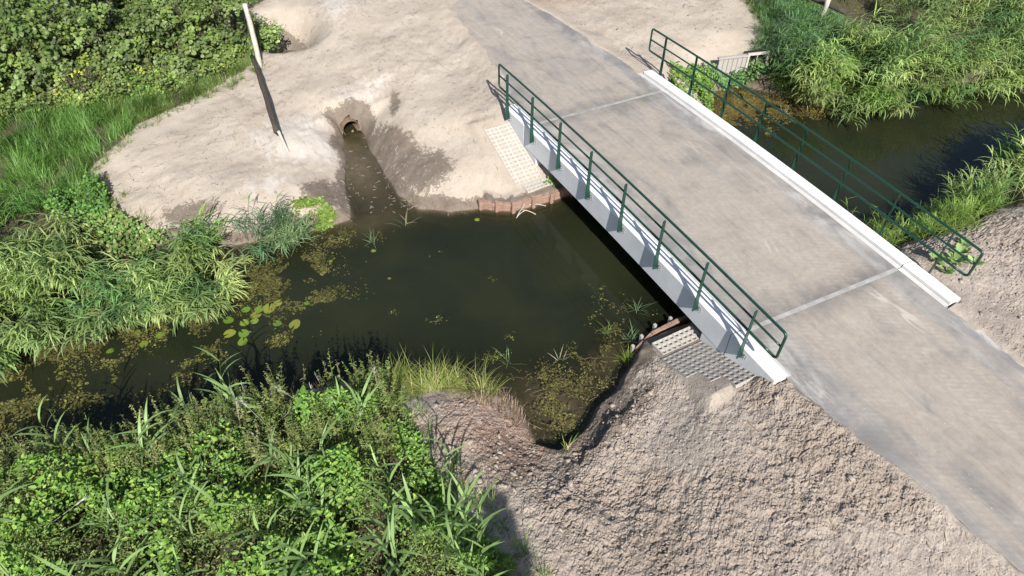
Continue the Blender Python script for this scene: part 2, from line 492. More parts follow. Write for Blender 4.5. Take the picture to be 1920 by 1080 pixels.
def mat_road(name, deck):
    t = NT(name); c = t.coord()
    long1 = t.noise(t.coord((1.6, .22, 1), (0, 0, .03)), 1.4, 5, .6, .8)
    long2 = t.noise(t.coord((4.5, .35, 1), (0, 0, -.02)), 2.3, 4, .6, .5)
    n1 = t.noise(c, 1.3, 5, .6, .5); n2 = t.noise(c, 9, 5, .65); n3 = t.noise(c, 60, 3, .6)
    conc = t.mix(t.ramp(n1, [(.3, 0), (.7, 1)]), (.165, .155, .145), (.285, .27, .255))
    dust = t.mix(t.ramp(n2, [(.3, 0), (.7, 1)]), (.30, .250, .198), (.385, .330, .270))
    f = t.math('ADD', t.math('MULTIPLY', long1, .75), t.math('MULTIPLY', n1, .35))
    # less dust along both edges
    sx = t.n('ShaderNodeSeparateXYZ'); tc = t.n('ShaderNodeTexCoord'); t.l(tc.outputs['Object'], sx.inputs[0])
    ex = t.math('ABSOLUTE', t.math('SUBTRACT', sx.outputs[0], 2.36))
    edge = t.ramp(t.math('DIVIDE', ex, 2.4), [(.45, 0), (.92, .26)])
    f = t.math('SUBTRACT', f, edge)
    dm = t.ramp(f, [(.36, 0), (.58, .74)])
    col = t.mix(dm, conc, dust)
    col = t.mix(t.ramp(long2, [(.40, .28), (.56, 0)]), col, t.mix(.5, col, (.15, .135, .12)))
    # dark scuffs and pale dry streaks
    n4 = t.noise(t.coord((1, .5, 1), (0, 0, .3)), .9, 5, .62, 1.2)
    col = t.mix(t.ramp(n4, [(.28, .45), (.42, 0)]), col, (.145, .132, .12))
    n5 = t.noise(t.coord((2.6, .5, 1), (0, 0, .2)), 1.1, 6, .65, 1.6)
    col = t.mix(t.ramp(n5, [(.64, 0), (.78, .4)]), col, (.44, .41, .37))
    # thin pale trails of washed sand
    ln = t.math('ABSOLUTE', t.math('SUBTRACT', t.noise(t.coord((1.3, .28, 1), (0, 0, .12)), 1.0, 3, .5, .4), .5))
    lm = t.math('MULTIPLY', t.ramp(ln, [(.004, 1), (.012, 0)]), t.ramp(t.noise(c, .42, 2), [(.56, 0), (.66, .6)]))
    col = t.mix(lm, col, (.46, .42, .365))
    # pale dry patches and grey washed bands along the sides
    n6 = t.noise(t.coord((1.1, .42, 1), (0, 0, .1)), 1.0, 6, .62, .9)
    em = t.ramp(t.math('DIVIDE', ex, 2.4), [(.5, 0), (.85, 1)])
    col = t.mix(t.math('MULTIPLY', em, t.ramp(n6, [(.50, 0), (.60, .75)])), col, (.46, .445, .42))
    col = t.mix(t.math('MULTIPLY', em, t.ramp(n6, [(.36, .65), (.45, 0)])), col, (.150, .143, .140))
    # tyre tread prints in the dust
    wv = t.n('ShaderNodeTexWave', wave_type='BANDS', bands_direction='Y', wave_profile='SIN')
    wv.inputs['Scale'].default_value = 3.1; wv.inputs['Distortion'].default_value = 1.6; wv.inputs['Detail'].default_value = 2
    wv.inputs['Detail Scale'].default_value = 2.0
    t.l(t.coord((1, 1, 1), (0, 0, .55)), wv.inputs['Vector'])
    tr = t.math('PINGPONG', t.math('ADD', sx.outputs[0], .15), 1.15)
    trm = t.math('MULTIPLY', t.ramp(t.math('DIVIDE', tr, 1.15), [(.35, 0), (.55, 1)]), t.ramp(long2, [(.42, 0), (.6, 1)]))
    tread = t.math('MULTIPLY', t.math('MULTIPLY', t.math('SUBTRACT', wv.outputs['Fac'], .5), trm), 1.0)
    col = t.mix(t.math('MULTIPLY', t.math('MAXIMUM', tread, 0.0), .32), col, (.20, .175, .15))
    yb = t.math('ADD', sx.outputs[1], t.math('MULTIPLY', sx.outputs[0], .0472))
    dj = t.math('MINIMUM', t.math('ABSOLUTE', t.math('SUBTRACT', yb, .42)), t.math('ABSOLUTE', t.math('SUBTRACT', yb, 8.20)))
    jm = t.math('MULTIPLY', t.ramp(dj, [(.04, 1), (.55, 0)]), t.ramp(t.noise(c, 2.4, 4, .6), [(.35, .15), (.62, .75)]))
    col = t.mix(jm, col, (.115, .108, .102))
    pv = t.vor(c, 9.0)
    spk = t.math('MULTIPLY', t.ramp(pv, [(.05, 1), (.09, 0)]), t.ramp(t.noise(c, 5.1, 1), [(.55, 0), (.6, 1)]))
    col = t.mix(spk, col, (.5, .47, .42))
    col = t.mix(t.ramp(n3, [(.3, .35), (.5, 0)]), col, t.mix(.5, col, (.1, .09, .08)))
    h = t.math('ADD', t.math('MULTIPLY', n2, .4), t.math('ADD', t.math('MULTIPLY', n3, .4), t.math('MULTIPLY', tread, .35)))
    return t.done(t.pbr(col, .9, .2, t.bump(h, .35, .012)))

def mat_concrete(name, a, b, dirt=.3, seed=0):
    t = NT(name); c = t.coord((1, 1, 1))
    n1 = t.noise(c, 1.7, 5, .6); n2 = t.noise(c, 16, 5, .65); n3 = t.noise(t.coord((1, 7, .9)), 2.6, 4, .6)
    col = t.mix(t.ramp(n1, [(.3, 0), (.7, 1)]), a, b)
    col = t.mix(t.ramp(n2, [(.28, dirt), (.45, 0)]), col, t.mix(.5, col, (.2, .18, .15)))
    col = t.mix(t.ramp(n3, [(.55, 0), (.8, dirt)]), col, t.mix(.5, col, (.25, .23, .2)))
    pits = t.ramp(t.vor(c, 26), [(.03, 1), (.07, 0)])
    col = t.mix(t.math('MULTIPLY', pits, .35), col, (.25, .24, .22))
    return t.done(t.pbr(col, .8, .3, t.bump(n2, .15, .006)))

def mat_paint():
    t = NT('green_paint'); c = t.coord()
    n = t.noise(c, 6, 4); n2 = t.noise(c, 90, 2)
    col = t.mix(n, (.005, .030, .019), (.009, .047, .030))
    col = t.mix(t.ramp(t.noise(c, 22, 4), [(.62, 0), (.75, .35)]), col, (.08, .10, .08))
    return t.done(t.pbr(col, t.ramp(n, [(.3, .28), (.7, .45)]), .5, t.bump(n2, .04, .003)))

def mat_simple(name, a, b, scale=8, rough=.8, spec=.3, stretch=(1, 1, 1), metal=0, bump=.3, bd=.01):
    t = NT(name); c = t.coord(stretch)
    n = t.noise(c, scale, 5, .65)
    col = t.mix(t.ramp(n, [(.3, 0), (.7, 1)]), a, b)
    return t.done(t.pbr(col, rough, spec, t.bump(n, bump, bd), metal))

def mat_leaf(name, trans=.35, rough=.5, spec=.35):
    t = NT(name)
    col = t.attr('Col', 'Color')
    b = t.pbr(col, rough, spec)
    tr = t.n('ShaderNodeBsdfTranslucent')
    t.l(t.mix(1.0, col, (1.25, 1.35, .55), 'MULTIPLY'), tr.inputs[0])
    m = t.n('ShaderNodeMixShader'); m.inputs[0].default_value = trans
    t.l(b, m.inputs[1]); t.l(tr.outputs[0], m.inputs[2])
    return t.done(m.outputs[0])

def mat_water():
    t = NT('ditch_water'); c = t.coord()
    nb = t.bump(t.math('ADD', t.noise(c, 2.2, 3, .5), t.math('MULTIPLY', t.noise(c, 11, 2), .25)), .08, .03)
    fr = t.n('ShaderNodeFresnel'); fr.inputs['IOR'].default_value = 1.33; t.l(nb, fr.inputs['Normal'])
    gl = t.n('ShaderNodeBsdfGlossy'); gl.inputs['Roughness'].default_value = .03; t.l(nb, gl.inputs['Normal'])
    dp = t.attr('depth')
    tint = t.mix(t.math('SUBTRACT', 1.0, t.math('POWER', .10, dp)), (.90, .88, .80), (.30, .27, .12))
    tp = t.n('ShaderNodeBsdfTransparent'); t.l(tint, tp.inputs[0])
    # suspended silt: the deeper the water the more of it the light meets
    n = t.noise(c, .45, 4, .6, .5)
    murk = t.mix(t.ramp(n, [(.3, 0), (.7, 1)]), (.0120, .0155, .0085), (.021, .0235, .0105))
    df = t.n('ShaderNodeBsdfDiffuse'); t.l(murk, df.inputs[0])
    ms = t.n('ShaderNodeMixShader'); t.l(t.math('SUBTRACT', 1.0, t.math('POWER', .035, dp)), ms.inputs[0])
    t.l(tp.outputs[0], ms.inputs[1]); t.l(df.outputs[0], ms.inputs[2])
    ge = t.n('ShaderNodeNewGeometry')        # light leaving upwards meets the same small reflection
    ff = t.mix(ge.outputs['Backfacing'], fr.outputs[0], (.04, .04, .04))
    m = t.n('ShaderNodeMixShader'); t.l(ff, m.inputs[0]); t.l(ms.outputs[0], m.inputs[1]); t.l(gl.outputs[0], m.inputs[2])
    return t.done(m.outputs[0])

M = dict(
    ground=mat_ground(), road=mat_road('approach_concrete', False), deck=mat_road('deck_concrete', True),
    curb=mat_concrete('pale_curb_concrete', (.58, .57, .545), (.72, .715, .69), .22),
    fascia=mat_concrete('grey_beam_concrete', (.54, .55, .555), (.64, .65, .655), .16),
    lip=mat_concrete('curb_lip_concrete', (.40, .385, .36), (.52, .50, .47), .3),
    joint=mat_simple('joint_sealant', (.215, .205, .19), (.36, .345, .325), 4),
    abut=mat_concrete('abutment_concrete', (.50, .50, .495), (.60, .60, .59), .18),
    paver=mat_concrete('paver_concrete', (.37, .338, .295), (.47, .44, .395), .3),
    paver_dirty=mat_concrete('soiled_paver_concrete', (.25, .232, .208), (.36, .338, .31), .4),
    paint=mat_paint(),
    steel=mat_simple('galvanised_steel', (.35, .35, .35), (.55, .55, .55), 30, .45, .5, metal=.6),
    plank=mat_simple('red_hardwood', (.17, .098, .070), (.33, .225, .170), 7, .85, .2, (1, 1, 6)),
    oldwood=mat_simple('weathered_wood', (.30, .265, .22), (.52, .48, .42), 10, .9, .2, (6, 6, .8)),
    darkwood=mat_simple('dark_wet_wood', (.030, .024, .019), (.085, .068, .054), 9, .85, .2, (5, 1, 5)),
    greywood=mat_simple('grey_plank', (.22, .20, .175), (.42, .39, .35), 9, .9, .2, (6, 1, 6)),
    pipe=mat_simple('pipe_plastic', (.08, .055, .035), (.15, .10, .065), 12, .6, .3),
    opening_shade=mat_simple('painted_opening_shade', (.01, .01, .01), (.02, .02, .018), 8),
    leaf=mat_leaf('broad_leaf', .32, .48, .35), reed=mat_leaf('reed_leaf', .32, .48, .38), dry=mat_leaf('dry_plant', .25, .8, .1),
    pad=mat_leaf('lily_pad_leaf', .10, .35, .45), algae=mat_leaf('algae', .1, .7, .2),
    bark=mat_simple('bark', (.06, .048, .036), (.13, .105, .08), 14, .9, .2, (3, 3, .6)),
    clod=mat_simple('soil_clod', (.24, .198, .16), (.36, .305, .255), 14, .95, .15),
    water=mat_water())

# ------------------------------------------------------------------ the ground sheet
def spaced(dense, lo, hi):
    """dense: list of (a, b, step) ascending; then growing steps out to lo / hi"""
    xs = []
    for a, b, s in dense:
        n = max(1, int(round((b - a) / s)))
        xs += list(a + (b - a) * np.arange(n) / n)
    xs.append(dense[-1][1])
    s = dense[-1][2] * 2; x = xs[-1]
    while x < hi:
        x += s; s *= 1.3; xs.append(x)
    s = dense[0][2] * 2; x = xs[0]; left = []
    while x > lo:
        x -= s; s *= 1.3; left.append(x)
    return np.array(left[::-1] + xs)

XS = spaced([(-14, -6.2, .09), (-6.2, .9, .023), (.9, 5.9, .045), (5.9, 12, .08), (12, 24, .14)], -400, 400)
YS = spaced([(-6.5, -5.2, .1), (-5.2, 2.0, .023), (2.0, 6.4, .08), (6.4, 13, .05), (13, 18.5, .075), (18.5, 27, .16)], -400, 400)
GX, GY = np.meshgrid(XS, YS)
shp = GX.shape
gx, gy = GX.ravel(), GY.ravel()
gz, gd, gsoil = ground(gx, gy, True, True)
far_ = np.hypot(gx - 2, gy - 8) > 60
gz[far_] = np.maximum(gz[far_], -.9)
nx, ny = shp[1], shp[0]
ii, jj = np.meshgrid(np.arange(nx - 1), np.arange(ny - 1))
q = np.stack([jj * nx + ii, jj * nx + ii + 1, (jj + 1) * nx + ii + 1, (jj + 1) * nx + ii], -1).reshape(-1, 4)
# the pipe through the bank is an opening in the sheet
PIPE_A = np.array((-3.44, 12.13, -1.36)); PIPE_B = np.array((-3.66, 16.6, -1.33)); PIPE_R = .25
vtx = np.stack([gx, gy, gz], -1)
ax_ = (PIPE_B - PIPE_A) / np.linalg.norm(PIPE_B - PIPE_A)
fc = vtx[q].mean(1) - PIPE_A
al = fc @ ax_
rad_ = np.linalg.norm(fc - al[:, None] * ax_, axis=1)
q = q[~((rad_ < PIPE_R + .004) & (al > -.45) & (al < 4.8) & (vtx[q][:, :, 2].mean(1) > W - .004))]
gme = mesh_np('ground', vtx, q, smooth_=True)
gme.polygons.foreach_set('use_smooth', gsoil[q].mean(1) < .5)

def add_attr(me, name, arr):
    a = me.attributes.new(name, 'FLOAT', 'POINT'); a.data.foreach_set('value', np.asarray(arr, np.float32))

VEG_POLYS = dict(
    left=[(-40, 9.3), (-12, 9.2), (-9.2, 9.6), (-9.6, 10.6), (-9.8, 11.4), (-9.9, 12.3), (-8.8, 13.7), (-7.5, 14.3), (-6.3, 14.8), (-5.1, 15.6), (-4.6, 17.2), (-4.6, 19), (-3.4, 20), (-3.4, 60), (-40, 60)],
    bottom=[(-40, 7), (-12, 4.6), (-7, 3.7), (-5.5, 3.1), (-5.75, 2.2), (-5.85, 1.0), (-5.75, 0), (-5.5, -1), (-5.3, -2.2), (-5, -5), (-5, -30), (-40, -30)],
    right=[(8.9, 7.7), (9.8, 6.7), (12.6, 5.9), (16.5, 5.5), (30, 4.5), (60, 3), (60, 60), (11.5, 60), (11.3, 13.5), (11, 12.2), (10.4, 10.6), (10.2, 9.9), (9.2, 9.1), (8.3, 8.9)],
    rsouth=[(60, -1), (30, 0.2), (16, 1.5), (12.6, 1.9), (11.3, 1.8), (9.1, 1.45), (7.3, 1.5), (5.2, 1.55), (5.4, .8), (7.4, .65), (9, .55), (11, .1), (14, -.6), (60, -4)])
veg = np.zeros_like(gx)
for p in VEG_POLYS.values():
    veg = np.maximum(veg, smooth(.35, -.35, sdist(gx, gy, p) + .32 * fbm(gx, gy, .6, 4, 71, .6)))
wetn = fbm(gx, gy, .9, 4, 101)
north = gy > 5
wet = smooth(.55, .05, gd + .35 * wetn) * .9
wet = np.maximum(wet, .92 * gauss(gx, gy, -2.8, 10.0, .62, 1.75, .15) * north)
wet = np.maximum(wet, .85 * gauss(gx, gy, -2.5, 8.9, .95, 1.0) * north)
wet = np.maximum(wet, 1.05 * gauss(gx, gy, -4.95, 9.25, .75, .62, -.2))
wet = np.maximum(wet, .80 * gauss(gx, gy, -8.1, 9.95, 1.0, .42, -.3))
wet = np.maximum(wet, .7 * gauss(gx, gy, -2.2, 11.6, .25, .8, -.4))
wet = np.maximum(wet, 1.0 * gauss(gx, gy, -3.8, 17.5, .75, .95, .3))
wet = np.maximum(wet, .8 * gauss(gx, gy, -2.55, .25, 1.9, .42, .30))
wet = np.maximum(wet, .7 * gauss(gx, gy, -4.5, .6, .7, 1.2))
wet = np.clip(np.where(gd < 0, 1.2, wet + .12 * wetn), 0, 1.2)
pale = np.maximum.reduce([gauss(gx, gy, -5.0, 11.4, 1.6, 1.2, -.5), .7 * gauss(gx, gy, -2.7, 12.7, 1.6, .9, .2), gauss(gx, gy, -1.7, 18.0, .8, 1.8, -.3), .9 * gauss(gx, gy, -4.9, 17.0, .7, .8),
                          .8 * gauss(gx, gy, -6.3, 10.0, .9, .5), .5 * gauss(gx, gy, -4.6, -.9, .9, .8), .35 * gauss(gx, gy, 0, 12, 1.2, 2)])
add_attr(gme, 'soil', np.clip(gsoil, 0, 1))
add_attr(gme, 'rough', .22 + .78 * smooth(-.30, .40, fbm(gx, gy, 1.3, 3, 91)))
add_attr(gme, 'wet', wet)
add_attr(gme, 'pale', np.clip(pale * 1.1, 0, 1))
add_attr(gme, 'veg', veg)
add_attr(gme, 'red', np.clip(gauss(gx, gy, -4.5, 1.5, .75, .95) + .8 * gauss(gx, gy, 4.9, 14.8, 1.3, .8) + .5 * gauss(gx, gy, -3.9, .5, .6, .5), 0, 1) * (gd > .05))
add_attr(gme, 'bed', smooth(.0, -.12, gd) * (1 - .85 * gauss(gx, gy, -3.8, 10.3, 1.0, 2.2)) * (1 - .75 * gauss(gx, gy, -2.6, 1.5, 1.3, 1.0)))
ground_o = tag(link('ground', gme, M['ground']), 'bare sand and soil banks on both sides of the ditch', None, None, 'structure')

WX = spaced([(-14, 22, .12)], -60, 60); WY = spaced([(-1, 14, .10), (14, 19, .15)], -30, 40)
wx_, wy_ = np.meshgrid(WX, WY); wxf, wyf = wx_.ravel(), wy_.ravel()
wdep = W - ground(wxf, wyf)
ii, jj = np.meshgrid(np.arange(len(WX) - 1), np.arange(len(WY) - 1)); nw = len(WX)
wq = np.stack([jj * nw + ii, jj * nw + ii + 1, (jj + 1) * nw + ii + 1, (jj + 1) * nw + ii], -1).reshape(-1, 4)
inpipe = (np.abs(wxf + 3.52) < .5) & (wyf > 11.8) & (wyf < 17)
wdep = np.where(inpipe, np.maximum(wdep, .2), wdep)
keep = wdep[wq].max(1) > -.06
wq = wq[keep]
used = np.unique(wq); remap = np.full(len(wxf), -1); remap[used] = np.arange(len(used))
wme = mesh_np('water', np.stack([wxf, wyf, np.full_like(wxf, W)], -1)[used], remap[wq], smooth_=True)
add_attr(wme, 'depth', np.clip(wdep[used], 0, 2))
water_o = tag(link('water', wme, M['water']), 'dark still ditch water', None, None, 'structure')

def slab(name, poly, zf, thick, mat):
    # dense ribbon between the left and right edge of a road
    xs_ = [p[0] for p in poly]
    n = len(poly)
    bm = bmesh.new()
    top = [bm.verts.new((x, y, zf(y))) for x, y in poly]
    bot = [bm.verts.new((x, y, zf(y) - thick)) for x, y in poly]
    bm.faces.new(top); bm.faces.new(bot[::-1])
    for i in range(n):
        j = (i + 1) % n
        bm.faces.new((top[i], bot[i], bot[j], top[j]))
    return bm_mesh(name, bm)

SK = -0.0472                                  # skew of the bridge ends
def wobbly(poly, amp=.035):
    out = []
    n = len(poly)
    for i in range(n):
        a = poly[i]; b = poly[(i + 1) % n]
        L = math.dist(a, b); m = max(1, int(L / .25)) if L < 8 else 1
        for k in range(m):
            t = k / m
            w = amp * (2 * random.random() - 1) if k else amp * .3
            dx, dy = (b[0] - a[0]) / L, (b[1] - a[1]) / L
            out.append((a[0] + (b[0] - a[0]) * t - dy * w, a[1] + (b[1] - a[1]) * t + dx * w))
    return out
zflat = float(road_z(-.9)) + .002
for poly, lab in ((ROAD_N, 'grey concrete approach road dusted with sand, running off at lower right'), (ROAD_F, 'dusty concrete approach road beyond the far end of the bridge')):
    body = wobbly(poly)
    # butt the slab against the approach panel of the bridge
    tag(link('road', slab('road', body, lambda y: float(road_z(y)) - .003, .2, M['road']), M['road']), lab, None, None, 'structure')

# ------------------------------------------------------------------ the bridge
YJ0, YJ1 = 0.37, 8.24                        # joints (at x = 0)
YE0, YE1 = -0.78, 9.26                       # ends of the curbs
bridge = tag(empty('bridge', (2.35, 4.4, W)), 'new concrete road bridge with green steel railings over the ditch', 'bridge')

def loft(name, section, ys, zf=camber, skew=True, endcut=None):
    """sweep an (x,z) section along y with camber and skew; capped"""
    n = len(section); v = []
    for k, y in enumerate(ys):
        for x, z in section:
            yy = y + (SK * x if skew else 0)
            v.append((x, yy, z + float(zf(y))))
    q_ = []
    for k in range(len(ys) - 1):
        for i in range(n):
            j = (i + 1) % n
            q_.append((k * n + i, k * n + j, (k + 1) * n + j, (k + 1) * n + i))
    me = bpy.data.meshes.new(name)
    me.from_pydata(v, [], q_ + [tuple(range(n))[::-1], tuple((len(ys) - 1) * n + i for i in range(n))])
    bm = bmesh.new(); bm.from_mesh(me); bmesh.ops.recalc_face_normals(bm, faces=bm.faces); bm.to_mesh(me); bm.free()
    return me

XW = 4.707
def mir(sec):
    return [(XW - x, z) for x, z in sec]
def lin(a, b, n): return [a + (b - a) * i / n for i in range(n + 1)]
XO, XI, XL = .045, .330, .445                # fascia, inner curb face, lip
ZT, ZD = -.08, -.17                          # curb top, deck
# deck span
deck = link('deck_slab', loft('deck_slab', [(XL, ZD), (XW - XL, ZD), (XW - XL, -.62), (XL, -.62)], lin(YJ0 + .045, YJ1 - .045, 24)), M['deck'], bridge)
for ya, yb in ((YE0, YJ0 - .045), (YJ1 + .045, YE1)):
    link('approach_panel', loft('approach_panel', [(XL, ZD), (XW - XL, ZD), (XW - XL, -.45), (XL, -.45)], lin(ya, yb, 6)), M['road'], bridge)
for yc in (YJ0, YJ1):
    link('expansion_joint', loft('expansion_joint', [(XL, ZD + .004), (XW - XL, ZD + .004), (XW - XL, -.30), (XL, -.30)], lin(yc - .0445, yc + .0445, 1)), M['joint'], bridge)

SEC_CURB = [(XO + .0, ZT - .035), (XO + .03, ZT), (XI - .012, ZT), (XI, ZT - .012), (XI + .004, -.72), (XO, -.72)]
SEC_LIP = [(XI + .005, ZD + .012), (XL - .003, ZD + .006), (XL - .003, -.40), (XI + .005, -.40)]
SEC_TOPL = [(XO, ZT - .035), (XO + .03, ZT), (XI - .012, ZT), (XI, ZT - .012), (XI, ZT - .05), (XO, ZT - .05)]
for s in (0, 1):
    f = (lambda a: a) if s == 0 else mir
    eb = link('edge_beam', loft('edge_beam', f([(XO, ZT - .065), (XI, ZT - .065), (XI + .003, -.725), (XO + .012, -.725)]), lin(YJ0 + .012, YJ1 - .012, 24)), M['fascia'], bridge)
    link('curb_top', loft('curb_top', f([(XO - .001, ZT - .064), (XO - .001, ZT - .03), (XO + .03, ZT), (XI - .012, ZT), (XI + .001, ZT - .012), (XI + .001, ZT - .064)]), lin(YJ0 + .012, YJ1 - .012, 24)), M['curb'], eb)
    link('curb_lip', loft('curb_lip', f(SEC_LIP), lin(YJ0 + .012, YJ1 - .012, 24)), M['lip'], eb)
    for near, ya, yb in ((1, YE0, YJ0 - .012), (0, YJ1 + .012, YE1)):
        # wing wall: deep at the joint, rising to the buried end
        ys = lin(ya, yb, 8)
        v = []; n = 4; sec = f([(XO, ZT - .065), (XI, ZT - .065), (XI, -1), (XO + .004, -1)])
        qs = []
        for k, y in enumerate(ys):
            t = (y - ya) / (yb - ya); t = t if near else 1 - t
            zb = -.36 + (-1.0) * min(1, t * 1.35)
            drop = -.10 * max(0, 1 - t * 6) * 0
            for i, (x, z) in enumerate(sec):
                v.append((x, y + SK * x, (zb if z == -1 else z + float(camber(y)))))
        for k in range(len(ys) - 1):
            for i in range(n):
                j = (i + 1) % n
                qs.append((k * n + i, k * n + j, (k + 1) * n + j, (k + 1) * n + i))
        me = bpy.data.meshes.new('wing_wall'); me.from_pydata(v, [], qs + [(3, 2, 1, 0), tuple((len(ys) - 1) * n + i for i in range(n))])
        bm = bmesh.new(); bm.from_mesh(me); bmesh.ops.recalc_face_normals(bm, faces=bm.faces); bm.to_mesh(me); bm.free()
        ww = link('wing_wall', me, M['fascia'], bridge)
        link('curb_top', loft('curb_top', f([(XO - .001, ZT - .064), (XO - .001, ZT - .03), (XO + .03, ZT), (XI - .012, ZT), (XI + .001, ZT - .012), (XI + .001, ZT - .064)]), ys), M['curb'], ww)
        link('curb_lip', loft('curb_lip', f(SEC_LIP), ys), M['lip'], ww)
# abutments below the span
for y0, y1 in ((-.6, 1.02), (7.62, 9.1)):
    bm = bmesh.new()
    vs = []
    for z in (-2.6, -.735 + float(camber(.6))):
        for x, y in ((XO + .02, y0), (XW - XO - .02, y0 + SK * XW), (XW - XO - .02, y1 + SK * XW), (XO + .02, y1)):
            vs.append(bm.verts.new((x, y, z if not (z > -2 and False) else z)))
    for fi in ((0, 3, 2, 1), (4, 5, 6, 7), (0, 1, 5, 4), (1, 2, 6, 5), (2, 3, 7, 6), (3, 0, 4, 7)):
        bm.faces.new([vs[i] for i in fi])
    ab = link('abutment', bm_mesh('abutment', bm), M['abut'], bridge)

# railings
def rounded_loop(x, y0, y1, ztop, zbot, r=.07, n=40):
    """closed end-rounded loop in the plane x; follows the camber"""
    pts = []
    def arc(cy, cz, a0, a1):
        for k in range(5):
            a = a0 + (a1 - a0) * k / 4
            pts.append((cy + r * math.cos(a), cz + r * math.sin(a)))
    for k in range(n + 1): pts.append((y0 + r + (y1 - y0 - 2 * r) * k / n, zbot))
    arc(y1 - r, zbot + r, -math.pi / 2, 0); arc(y1 - r, ztop - r, 0, math.pi / 2)
    for k in range(n + 1): pts.append((y1 - r - (y1 - y0 - 2 * r) * k / n, ztop))
    arc(y0 + r, ztop - r, math.pi / 2, math.pi); arc(y0 + r, zbot + r, math.pi, 1.5 * math.pi)
    out = []
    for y, z in pts:
        if not out or math.dist(out[-1][1:], (y, z + float(camber(y)))) > 1e-4: out.append((x, y, z + float(camber(y))))
    return out

SP = 1.28387
for s in (0, 1):
    sg = 1 if s == 0 else -1                 # towards the road
    x0 = 0 if s == 0 else XW
    off = 0 if s == 0 else -.222
    xr = x0 + sg * .028
    loop = rounded_loop(xr, -.644 + off, 7 * SP + .566 + off, 1.0, 1.0 - .634)
    rail = link('railing', tube_mesh('railing', loop, .026, 10, True), M['paint'], bridge)
    rail['label'] = 'green tubular steel railing on the near side' if s == 0 else 'green tubular steel railing on the far side of the deck'
    mid = [(xr, y, .683 + float(camber(y))) for y in lin(-.644 + off + .005, 7 * SP + .566 + off - .005, 40)]
    link('middle_rail', tube_mesh('middle_rail', mid, .021, 10), M['paint'], rail)
    # posts: tapered flat plates standing across the rail
    bm = bmesh.new()
    prof = [(-.066, .950), (-.045, .972), (-.01, .972), (.003, .955), (.003, .30), (.020, -.05), (.040, -.20), (.040, -.30), (-.080, -.318), (-.082, -.20)]
    fr = [bm.verts.new((sg * x, -.0065, z)) for x, z in prof]
    bk = [bm.verts.new((sg * x, .0065, z)) for x, z in prof]
    bm.faces.new(fr); bm.faces.new(bk[::-1])
    for i in range(len(prof)):
        j = (i + 1) % len(prof); bm.faces.new((fr[i], bk[i], bk[j], fr[j]))
    pm = bm_mesh('post', bm); pm.materials.append(M['paint'])
    bm = box_bm(sg * .036 if sg > 0 else -.052, .052 if sg > 0 else -.036, -.105, .03, -.315, -.20)
    # three bolts on the plate
    for by, bz in ((-.075, -.228), (-.075, -.288), (.02, -.258)):
        xa = -.004 * sg + .036 * sg
        c = Vector((xa - sg * .016, by, bz))
        bmesh.ops.create_cone(bm, cap_ends=True, segments=6, radius1=.014, radius2=.014, depth=.03, matrix=Matrix.Translation(c) @ Matrix.Rotation(math.pi / 2, 4, 'Y'))
    bp = bm_mesh('base_plate', bm); bp.materials.append(M['steel'])
    for i in range(8):
        y = (7 - i) * SP + off
        zc = float(camber(y))
        link('post', pm, None, rail, (x0, y, zc))
        link('base_plate', bp, None, rail, (x0, y, zc))

# ------------------------------------------------------------------ paver aprons beside the abutments
def paver_mesh(nx_, ny_, p, th):
    """block with nx*ny open cells, pitch p; octagonal holes"""
    bm = bmesh.new()
    for i in range(nx_):
        for j in range(ny_):
            cx, cy = (i + .5) * p, (j + .5) * p + 0
            sq = []; ho = []
            for k in range(8):
                a = math.pi / 8 + k * math.pi / 4
                ux, uy = math.cos(a), math.sin(a)
                m = max(abs(ux), abs(uy))
                sq.append((cx + ux / m * p / 2, cy + uy / m * p / 2)); ho.append((cx + ux * p * .335, cy + uy * p * .335))
            top = [bm.verts.new((x, y, 0)) for x, y in sq]; hi = [bm.verts.new((x, y, -.004)) for x, y in ho]; lo = [bm.verts.new((x, y, -th)) for x, y in ho]
            for k in range(8):
                l = (k + 1) % 8
                bm.faces.new((top[k], top[l], hi[l], hi[k])); bm.faces.new((hi[k], hi[l], lo[l], lo[k]))
            corners = [bm.verts.new((cx + sx * p / 2, cy + sy * p / 2, 0)) for sx, sy in ((1, 1), (-1, 1), (-1, -1), (1, -1))]
            for (k, ci) in ((0, 0), (2, 1), (4, 2), (6, 3)):
                bm.faces.new((top[k], corners[ci], top[k + 1]))
    bmesh.ops.remove_doubles(bm, verts=bm.verts, dist=.0005)
    wx, wy = nx_ * p, ny_ * p
    ring = [(0, 0), (wx, 0), (wx, wy), (0, wy)]
    for i in range(4):
        a, b = ring[i], ring[(i + 1) % 4]
        bm.faces.new([bm.verts.new(c) for c in ((*a, 0), (*a, -th), (*b, -th), (*b, 0))])
    return bm_mesh('paver', bm)
pv = paver_mesh(2, 3, .122, .07); pv.materials.append(M['paver'])
pvd = pv.copy(); pvd.materials.clear(); pvd.materials.append(M['paver_dirty'])
def apron(label, ox, oy, oz, ux, slope, nu, nv, rz_, skip=(), mat=None):
    """grid of pavers starting at (ox,oy,oz), rows stepping along y"""
    a = empty('paver_apron', (ox, oy, oz)); tag(a, label, 'paving')
    ang = math.atan(slope)
    rot = Matrix.Rotation(rz_, 4, 'Z') @ Matrix.Rotation(ang, 4, 'X')
    for i in range(nu):
        for j in range(nv):
            if (i, j) in skip: continue
            o = bpy.data.objects.new('paver', pvd if mat else pv); COL.objects.link(o)
            loc = Vector((ox, oy, oz)) + rot @ Vector((i * .248, j * .370, random.uniform(-.006, .006)))
            o.parent = a; o.matrix_parent_inverse = pinv(a)
            o.matrix_basis = Matrix.Translation(loc) @ rot @ Matrix.Rotation(random.uniform(-.012, .012), 4, 'Y')
    return a
apron('pale perforated concrete pavers on the slope beside the far abutment', -.70, 7.24, -1.12, 0, .345, 3, 5, 0)
